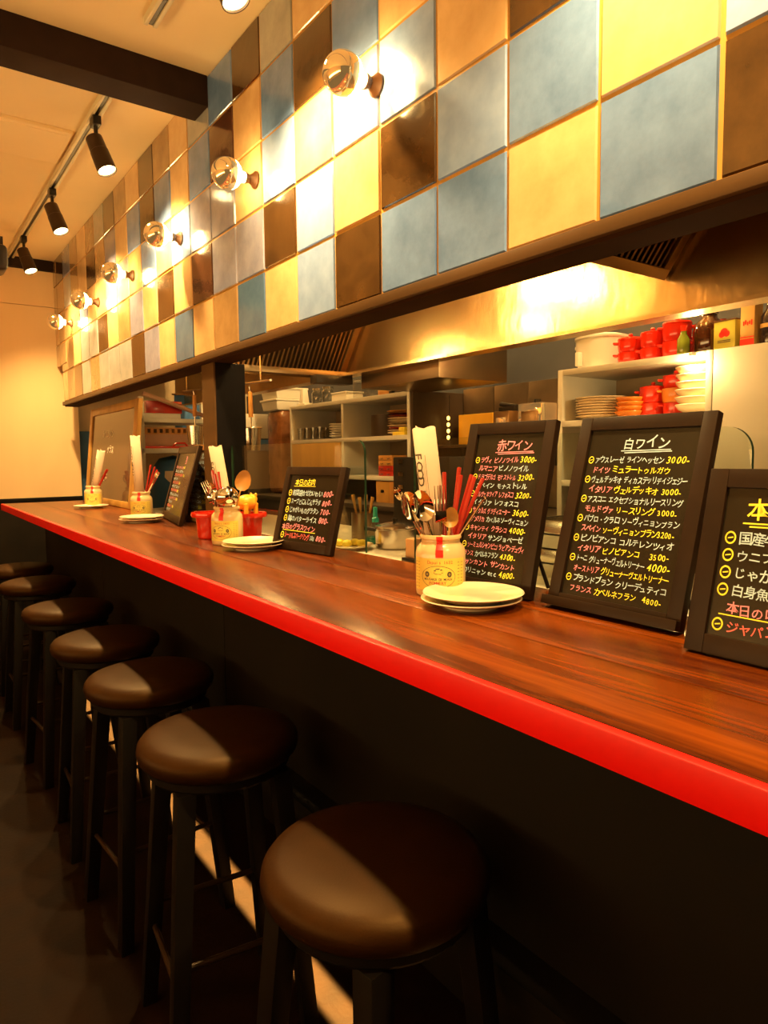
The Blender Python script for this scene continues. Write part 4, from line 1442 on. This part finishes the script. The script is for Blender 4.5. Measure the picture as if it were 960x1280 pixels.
def tumbler(label, loc):
    o = MB().lathe([(0, 0), (0.024, 0), (0.027, 0.004), (0.031, 0.075), (0.0295, 0.075), (0.0255, 0.008), (0, 0.006)], 24).build('tumbler', M['clear'], smooth=50)
    o.location = loc
    return tag(o, label, 'glass', 'glass tumblers in the left shelf')


g0 = None
for k, y in enumerate((3.88, 3.80, 3.72, 3.64)):
    for row, x in ((0, 2.15), (1, 2.24)):
        lab = f'clear glass tumbler, {["first", "second", "third", "fourth"][k]} from the left in the {"back" if row else "front"} row of the shelf'
        if g0 is None:
            g0 = tumbler(lab, (x, y, SMz))
        else:
            dup(g0, (x, y, SMz), None, lab)
nest('plate', lambda k, n: f'pale plate, {fromtop(k, n)} of the pile right of the tumblers', 6, (2.21, 3.455, SMz), 0.014, plate_mesh(0.100, M['white_plastic']), 'pale plates beside the tumblers')

# on top of the left unit
pd = thing('paper_stand', 'white upright stand at the left end of the left shelf top', 'stand', (2.16, 3.86, TZ))
MB().box(-0.03, 0.03, -0.055, 0.055, 0, 0.018).frustum((0, 0, 0.018), (0, 0, 0.11), 0.024, 0.016).build('block', M['white_plastic'], pd, bevel=0.004)
for k, y in enumerate((3.72, 3.60)):
    r = thing('glass_jar', f'clear storage jar on the left shelf top, {"left" if k == 0 else "right"} of two', 'jar', (2.18, y, TZ), group='storage jars on the left shelf top')
    MB().lathe([(0, 0), (0.038, 0), (0.04, .004), (0.04, .07), (0.03, .085), (0.03, .09), (0.028, .09), (0.037, .07), (0.037, .006), (0, .005)], 24).build('body', M['clear'], r)
    MB().lathe([(0, .088), (.033, .088), (.033, .10), (0, .102)], 24).build('lid', M['steel'], r)
for k, (y, w, h, mm, c) in enumerate(((3.42, 0.16, 0.045, M['white_plastic'], 'white'), (3.20, 0.14, 0.10, M['clear'], 'clear'))):
    r = thing('storage_tub', f'{c} plastic tub on the left shelf top', 'tub', (2.2, y, TZ))
    MB().box(-0.06, 0.06, -w / 2, w / 2, 0, h).build('tub', mm, r, bevel=0.008)
    MB().box(-0.063, 0.063, -w / 2 - .003, w / 2 + .003, h, h + .008).build('lid', M['white_plastic'] if k == 0 else M['clear'], r, bevel=0.003)
bottle('spice_canister', 'brown canister with a tan wrap on the left shelf top', (2.17, 2.99, TZ), [(0, 0), (0.042, 0), (0.044, .004), (0.044, .115), (0.04, .12), (0, .12)], M['wood_mid'], M['box_tan'], 0.044, cat='canister', label_col=(M['box_tan'], (0.02, 0.06)))
for k in range(4):
    r = thing('white_bottle', f'slim white capped bottle on the left shelf top, {["first", "second", "third", "fourth"][k]} from the left', 'bottle', (2.15, 2.905 - 0.052 * k, TZ), group='slim white bottles on the left shelf top')
    MB().box(-0.017, 0.017, -0.015, 0.015, 0.016, 0.118 + 0.004 * (k % 2)).build('body', M['ceramic'], r, bevel=0.003)
    MB().box(-0.0165, 0.0165, -0.0145, 0.0145, 0, 0.018).build('base', M['black_metal'], r, bevel=0.002)
for k, (y, R, h, mm, c) in enumerate(((2.705 + .01, 0.016, 0.06, M['lemon'], 'yellow'), (2.76 - .015 + 0.02, 0.0, 0, None, ''))):
    if mm:
        bottle('spice_jar', f'small {c} spice jar at the right end of the left shelf top', (2.15, y + 0.01, TZ), [(0, 0), (R, 0), (R, h), (0, h)], mm, M['steel'], R, cat='jar')

# below the left unit: drawers, knob box
dw = thing('drawer_box', 'light wood drawer box with a dark knob under the left shelf', 'drawer box', (2.16, 2.90, BKZ))
MB().box(-0.05, 0.2, -0.008, 0.11, 0, 0.112).build('drawer_front', M['wood_light'], dw, bevel=0.002)
MB().box(-0.05, 0.2, -0.115, -0.010, 0, 0.112).build('case', M['wood_mid'], dw, bevel=0.002)
MB().lathe([(0, 0), (.007, 0), (.009, .01), (0, .014)], 12, Matrix.Translation((-0.05, 0.045, 0.06)) @ Matrix.Rotation(-PI / 2, 4, 'Y')).build('knob', M['black_metal'], dw)
rb = thing('roll_holder', 'dark holder with a tan roll under the left shelf', 'holder', (2.13, 2.762, BKZ))
MB().box(-0.02, 0.15, -0.03, 0.03, 0, 0.105).build('case', M['dark_cabinet'], rb, bevel=0.003)
MB().lathe([(0.018, 0), (0.030, 0), (0.030, 0.03), (0.018, 0.03)], 28, Matrix.Translation((-0.021, 0.0, 0.065)) @ Matrix.Rotation(-PI / 2, 4, 'Y')).build('roll', M['box_tan'], rb)

# coffee machine and fairy lights between the units
cf = thing('coffee_machine', 'black coffee machine behind the nearest jar', 'coffee machine', (1.80, 2.02, BZ))
cf.location = (1.74, 2.02, 0)
MB().box(-0.10, 0.10, -0.14, 0.20, 0, Zw(-0.005)).build('body', M['black_paint'], cf, bevel=0.006)
q = MB()
for k in range(3):
    q.box(-0.104, -0.099, 0.13, 0.16, Zw(-0.03 - 0.05 * k), Zw(-0.015 - 0.05 * k))
q.build('buttons', M['chrome'], cf)
sd = thing('fairy_lights', 'short string of golden fairy bulbs beside the dark cabinet', 'fairy lights', (2.30, 2.632, 0))
MB().tube([(0, 0, Zw(0.30)), (0, 0, Zw(0.055))], 0.002, 6).build('wire', M['black_metal'], sd)
for k in range(4):
    MB().ellipsoid((-0.008, 0, Zw(0.185 - 0.032 * k)), (0.008, 0.008, 0.011), 10, 8).build('fairy_bulb', M['led_gold'], sd, smooth=80)
ck = thing('flat_shelf', 'narrow dark wall shelf between the two grey shelf units', 'shelf', (2.35, 2.30, Zw(0.050)))
MB().box(-0.15, 0.082, -0.42, 0.375, -0.014, 0.0).build('board', M['dark_cabinet'], ck, bevel=0.002)
for yy in (-0.3, 0.3):
    MB().box(0.02, 0.082, yy, yy + 0.02, -0.10, -0.014).build('bracket', M['dark_cabinet'], ck)
yb = thing('yellow_box', 'yellow orange box on the narrow wall shelf beside the fairy lights', 'box', (2.385, 2.49, Zw(0.05)))
MB().box(-0.045, 0.045, -0.12, 0.12, 0, 0.150).build('case', M['yellow_plastic'], yb, bevel=0.004)
for k, (y, w, h, c) in enumerate(((2.225, 0.10, 0.145, 'dark brass'), (2.055, 0.135, 0.170, 'bright brass'))):
    r = thing('oil_tin', f'{c} coloured tin on the narrow wall shelf', 'tin', (2.30, y, Zw(0.05)), group='tins on the narrow wall shelf')
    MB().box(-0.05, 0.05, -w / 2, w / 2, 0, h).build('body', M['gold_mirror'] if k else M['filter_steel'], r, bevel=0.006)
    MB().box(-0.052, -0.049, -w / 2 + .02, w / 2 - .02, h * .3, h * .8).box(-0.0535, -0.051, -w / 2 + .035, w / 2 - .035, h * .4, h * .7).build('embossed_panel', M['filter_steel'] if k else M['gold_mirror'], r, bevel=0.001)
    if not k:
        MB().box(-0.02, 0.03, -0.05, 0.045, h, h + 0.02).tube([(0.0, -0.05, h + .018), (0.0, 0.05, h + 0.035)], 0.012, 10).build('pump_head', M['black_metal'], r, bevel=0.004)
    else:
        MB().lathe([(0, h), (0.015, h), (0.015, h + .018), (0, h + .018)], 16).build('cap', M['black_metal'], r)

# on the bench behind the glass
pt = thing('stock_pot', 'steel pot with a black handle behind the glass screen', 'pot', (1.335, 1.80, BZ))
MB().lathe([(0, 0), (.058, 0), (.063, .004), (.065, .062), (.067, .064), (.067, .068), (.06, .068), (.058, .008), (0, .006)], 40).build('body', M['steel'], pt)
ld = MB().lathe([(.067, .068), (.064, .073), (.03, .083), (0, .085)], 40, cap=False).build('lid', M['steel'], pt)
MB().lathe([(0, .084), (.006, .084), (.01, .096), (0, .1)], 14).build('knob', M['black_metal'], ld)
MB().tube([SR * -0.064 + Vector((0, 0, .06)), SR * -0.10 + Vector((0, 0, .066))], .007, 10).build('handle', M['black_metal'], pt)
sp = thing('spray_bottle', 'clear spray bottle with a teal nozzle and teal liquid', 'spray bottle', (1.345, 1.925, BZ))
MB().lathe([(0, 0), (.030, 0), (.034, .004), (.034, .02), (.026, .045), (.013, .068), (.011, .075), (0, .075)], 28).build('flask', M['clear'], sp)
MB().lathe([(0, .002), (.031, .003), (.033, .018), (.0315, .024), (0, .024)], 28).build('liquid', M['green_liquid'], sp)
MB().lathe([(0, .075), (.012, .075), (.012, .088), (.008, .092), (.007, .125), (0, .128)], 20).build('nozzle', M['teal'], sp)
cn = thing('cutlery_can', 'metal can of kitchen utensils behind the small menu board', 'can', (1.40, 2.08, BZ))
MB().lathe([(0, 0), (.042, 0), (.044, .003), (.044, .095), (.042, .095), (.041, .005), (0, .004)], 28).build('can', M['hood_dark'], cn)
for k in range(4):
    a = k * 1.6
    ut = thing('kitchen_utensil', f'pale utensil handle in the can behind the small board, {["first", "second", "third", "fourth"][k]} from the left', 'utensil', (1.40, 2.08, BZ + .006), group='utensils in the can')
    o_ = SR * (-0.028 + 0.018 * k)
    MB().tube([o_ * .5, o_ + Vector((0, 0, .10)), o_ * 1.35 + Vector((0, 0, .155 - .01 * (k % 2)))], [.004, .004, .007], 8).build('handle', M['wood_light'], ut)
lp = make_plate('lemon_plate', 'white plate of lemons on the bench behind the glass', None, 0.075)
lp.location = (1.205, 1.865, BZ)
for k in range(4):
    o = MB().ellipsoid((0, 0, 0), (.017, .014, .013), 16, 10).build('lemon_piece', M['lemon'], smooth=80)
    o.location = Vector((1.205, 1.865, BZ + .020)) + SR * (-.036 + .024 * k) + SB * (.012 * (-1) ** k)
    tag(o, f'yellow lemon piece on the plate behind the glass, {["first", "second", "third", "fourth"][k]} from the left', 'lemon', 'lemon pieces on the plate')
br = thing('scrub_brush', 'brown stub brush on a black base behind the glass screen', 'brush', (1.16, 1.47, BZ))
MB().box(-.02, .02, -.02, .02, .022, .075).build('block', M['cork'], br, bevel=.004)
MB().box(-.028, .028, -.028, .028, 0, .022).build('base', M['black_metal'], br, bevel=.003)
ub = thing('glass_bracket', 'thin dark slanted bar standing at the end of the glass screen', 'bracket', (1.07, 1.345, WT))
MB().tube([(0.0, 0.0, 0.004), (0.006, -0.02, 0.10), (0.006, -0.02, 0.28)], .0045, 10).build('bar', M['black_metal'], ub)
for k, (y, x, w, h) in enumerate(((1.72, 1.40, 0.14, 0.05), (1.76, 1.55, 0.13, 0.10))):
    pass
for k in range(4):
    r = thing('steel_tray', f'pale shallow tray, {fromtop(k, 4)} of the pile seen between the wine boards', 'tray', (1.40, 1.10, BZ + 0.036 * k), group='shallow trays between the wine boards')
    MB().box(-.10, .10, -.09, .09, 0, .004).box(-.105, -.10, -.09, .09, 0, .032).box(.10, .105, -.09, .09, 0, .032).box(-.105, .105, -.095, -.09, 0, .032).box(-.105, .105, .09, .095, 0, .032).build('tray', M['steel'] if k % 2 else M['white_plastic'], r, bevel=.0015)

# ------------------------------------------------------------------ hanging ladle and strainer by the post
def strainer(label, loc, lean):
    r = thing('noodle_strainer', label, 'strainer', loc, (0, 0, lean), group='strainers hanging by the post')
    MB().tube([(0, 0, 0.01), (0, 0, -0.10)], [.009, .011], 12).build('handle', M['wood_mid'], r)
    MB().tube([(0, 0, -0.10), (0, 0, -0.150)], .004, 8).build('shank', M['steel'], r)
    MB().lathe([(.036, -.245), (.045, -.15), (.048, -.148), (.047, -.145), (.043, -.15), (.034, -.243), (0, -.243)], 32).build('basket', M['steel'], r)
    MB().tube([(0, 0, 0.01), (-.004, 0, .03), (0, 0, .038)], .002, 8).build('hook', M['steel'], r)
    return r


strainer('steel noodle strainer with a wooden handle hanging left of the post', (1.31, 3.50, Zw(0.315)), 0.3)
strainer('steel noodle strainer with a wooden handle hanging right of the post', (1.30, 2.80, Zw(0.275)), 0.1)
rl = thing('hanging_rail', 'thin steel rail holding the strainers', 'rail', (1.305, 3.1, 0))
MB().tube([(0.002, 0.55, Zw(0.356)), (-0.005, -0.5, Zw(0.316))], .005, 10).build('bar', M['steel'], rl)
MB().tube([(0.002, 0.50, Zw(0.354)), (0.002, 0.50, Zw(0.60))], .003, 8).tube([(-0.003, -0.40, Zw(0.32)), (-0.003, -0.40, Zw(0.60))], .003, 8).box(-0.02, 0.02, -0.5, 0.6, Zw(0.60), Zw(0.61)).build('hanger', M['steel'], rl)

# ------------------------------------------------------------------ far storage shelf seen between the big board and the post
fs_ = thing('wall_shelf', 'white bracketed wall shelf at the far end of the kitchen', 'shelf', (1.62, 4.75, 0))
MB().box(-0.28, 0.30, -0.20, 0.20, Zw(0.035), Zw(0.066)).build('shelf_board', M['white_plastic'], fs_, bevel=.002)
MB().box(-0.28, 0.30, -0.20, 0.20, Zw(0.235), Zw(0.262)).build('shelf_board', M['white_plastic'], fs_, bevel=.002)
MB().box(-0.285, -0.255, -0.20, -0.17, 0, Zw(0.40)).build('post', M['white_plastic'], fs_, bevel=.002)
MB().box(0.27, 0.30, 0.16, 0.20, 0, Zw(0.40)).build('post', M['white_plastic'], fs_, bevel=.002)
MB().tube([(-0.26, -0.205, Zw(0.42)), (0.22, -0.205, Zw(0.26))], .014, 8).build('brace', M['pink_box'], fs_)
FZ = Zw(0.066)
tr = thing('red_tray', 'red orange tray on the far wall shelf', 'tray', (1.60, 4.66, FZ))
MB().box(-0.24, 0.20, -.10, .10, 0, .016).build('tray', M['red_enamel'], tr, bevel=.004)
MB().tube([(-.05, -.10, .012), (-.03, -.105, .034), (.03, -.105, .034), (.05, -.10, .012)], .006, 8).build('handle', M['red_enamel'], tr)
pk = thing('card_box', 'dusty pink card box on the red tray', 'box', (1.58, 4.68, FZ + .016))
MB().box(-.20, .13, -.08, .08, 0, .078).build('carton', M['pink_box'], pk, bevel=.002)
rk = thing('wooden_rack', 'brown slatted rack on the pink box', 'rack', (1.56, 4.68, FZ + .094))
q = MB().box(-.18, .12, -.06, .06, 0, .010).box(-.18, .12, -.06, .06, .036, .046)
for k in range(8):
    q.box(-.175 + k * .04, -.155 + k * .04, -.06, .06, .010, .036)
q.build('slats', M['wood_mid'], rk, bevel=.001)
for k, (x, w, h, mm, c) in enumerate(((1.50, .24, .035, M['white_plastic'], 'white flat'), (1.52, .22, .08, M['red_lacquer'], 'dark red'))):
    o = thing('card_box', f'{c} box on the upper far wall shelf', 'box', (x, 4.68, Zw(0.262) + (0.036 if k else 0)))
    MB().box(-w / 2 - .02, w / 2, -.09, .09, 0, h).build('carton', mm, o, bevel=.002)
lb_ = thing('cloth', 'light blue cloth hanging behind the far wall shelf', 'cloth', (1.86, 5.02, Zw(0.30)))
q = MB()
vs, fs = [], []
for i in range(9):
    for k in range(7):
        vs.append((-.13 + .032 * i, .012 * math.sin(i * 1.7 + k * .4), .16 - .05 * k))
for i in range(8):
    for k in range(6):
        fs.append((i * 7 + k, i * 7 + k + 1, (i + 1) * 7 + k + 1, (i + 1) * 7 + k))
o = q.add(vs, fs).build('drape', M['light_blue'], lb_, smooth=60)
md = o.modifiers.new('thickness', 'SOLIDIFY')
md.thickness = .004
MB().tube([(-.15, 0, .165), (.15, 0, .165)], .006, 8).box(.14, .15, -.01, .33, .158, .17).build('hanging_bar', M['steel'], lb_)
bb = thing('blue_bag', 'dark blue bag with a white printed panel under the far wall shelf', 'bag', (1.60, 4.72, 0))
MB().lathe([(0, 0), (.14, 0), (.16, .02), (.165, Zw(-.40)), (.17, Zw(-.20)), (.15, Zw(-.08)), (.09, Zw(0.0)), (0, Zw(0.02))], 28).build('bag_body', M['blue'], bb, smooth=60)
q = MB()
R_ = .1725
for k in range(8):
    a0, a1 = math.radians(232 + 9 * k), math.radians(232 + 9 * (k + 1))
    lo = lambda kk: Zw(-.19) + .004 * (kk - 4) ** 2
    q.add([(R_ * math.cos(a0), R_ * math.sin(a0), lo(k)), (R_ * math.cos(a1), R_ * math.sin(a1), lo(k + 1)), ((R_ - .012) * math.cos(a1), (R_ - .012) * math.sin(a1), Zw(-.085)), ((R_ - .012) * math.cos(a0), (R_ - .012) * math.sin(a0), Zw(-.085))], [(0, 1, 2, 3)])
q.build('printed_panel', M['paper'], bb, smooth=60)

# fridge, tubs and the amber bag behind the post
fr = thing('white_fridge', 'white fridge with a blue lower door behind the post', 'fridge', (2.15, 4.75, 0))
MB().box(-.15, .28, -.32, .32, Zw(0.13), Zw(0.30)).build('upper_door', M['white_plastic'], fr, bevel=.008)
MB().box(-.145, .28, -.32, .32, 0, Zw(0.045)).build('base', M['dark_cabinet'], fr, bevel=.008)  # dark colour stands in for the reflection in the glass screen
MB().box(-.15, .28, -.32, .32, Zw(0.048), Zw(0.125)).build('lower_door', M['light_blue'], fr, bevel=.008)
for k in range(2):
    r = thing('storage_tub', f'{"upper" if k else "lower"} white tub of the two on the amber bag', 'tub', (2.20, 4.21, Zw(0.31) + .075 * k), group='white tubs behind the post')
    MB().frustum((0, 0, 0), (0, 0, .06), .105, .115).build('tub', M['white_plastic'], r, bevel=.006)
    MB().box(-.122, .122, -.122, .122, .06, .073).build('lid', M['white_plastic'], r, bevel=.004)
ab = thing('amber_bag', 'shiny amber film bag under the white tubs', 'bag', (2.20, 4.19, BKZ))
MB().box(-.10, .10, -.105, .105, 0, .555).build('bag', M['brown_bag'], ab, bevel=.05, seg=4)
kd = thing('blue_door', 'dark blue panel standing at the end of the kitchen opening', 'panel', (1.26, 5.32, 0))
MB().box(-.13, .14, 0, .02, 0, Zw(0.20)).build('leaf', M['blue'], kd, bevel=.003)
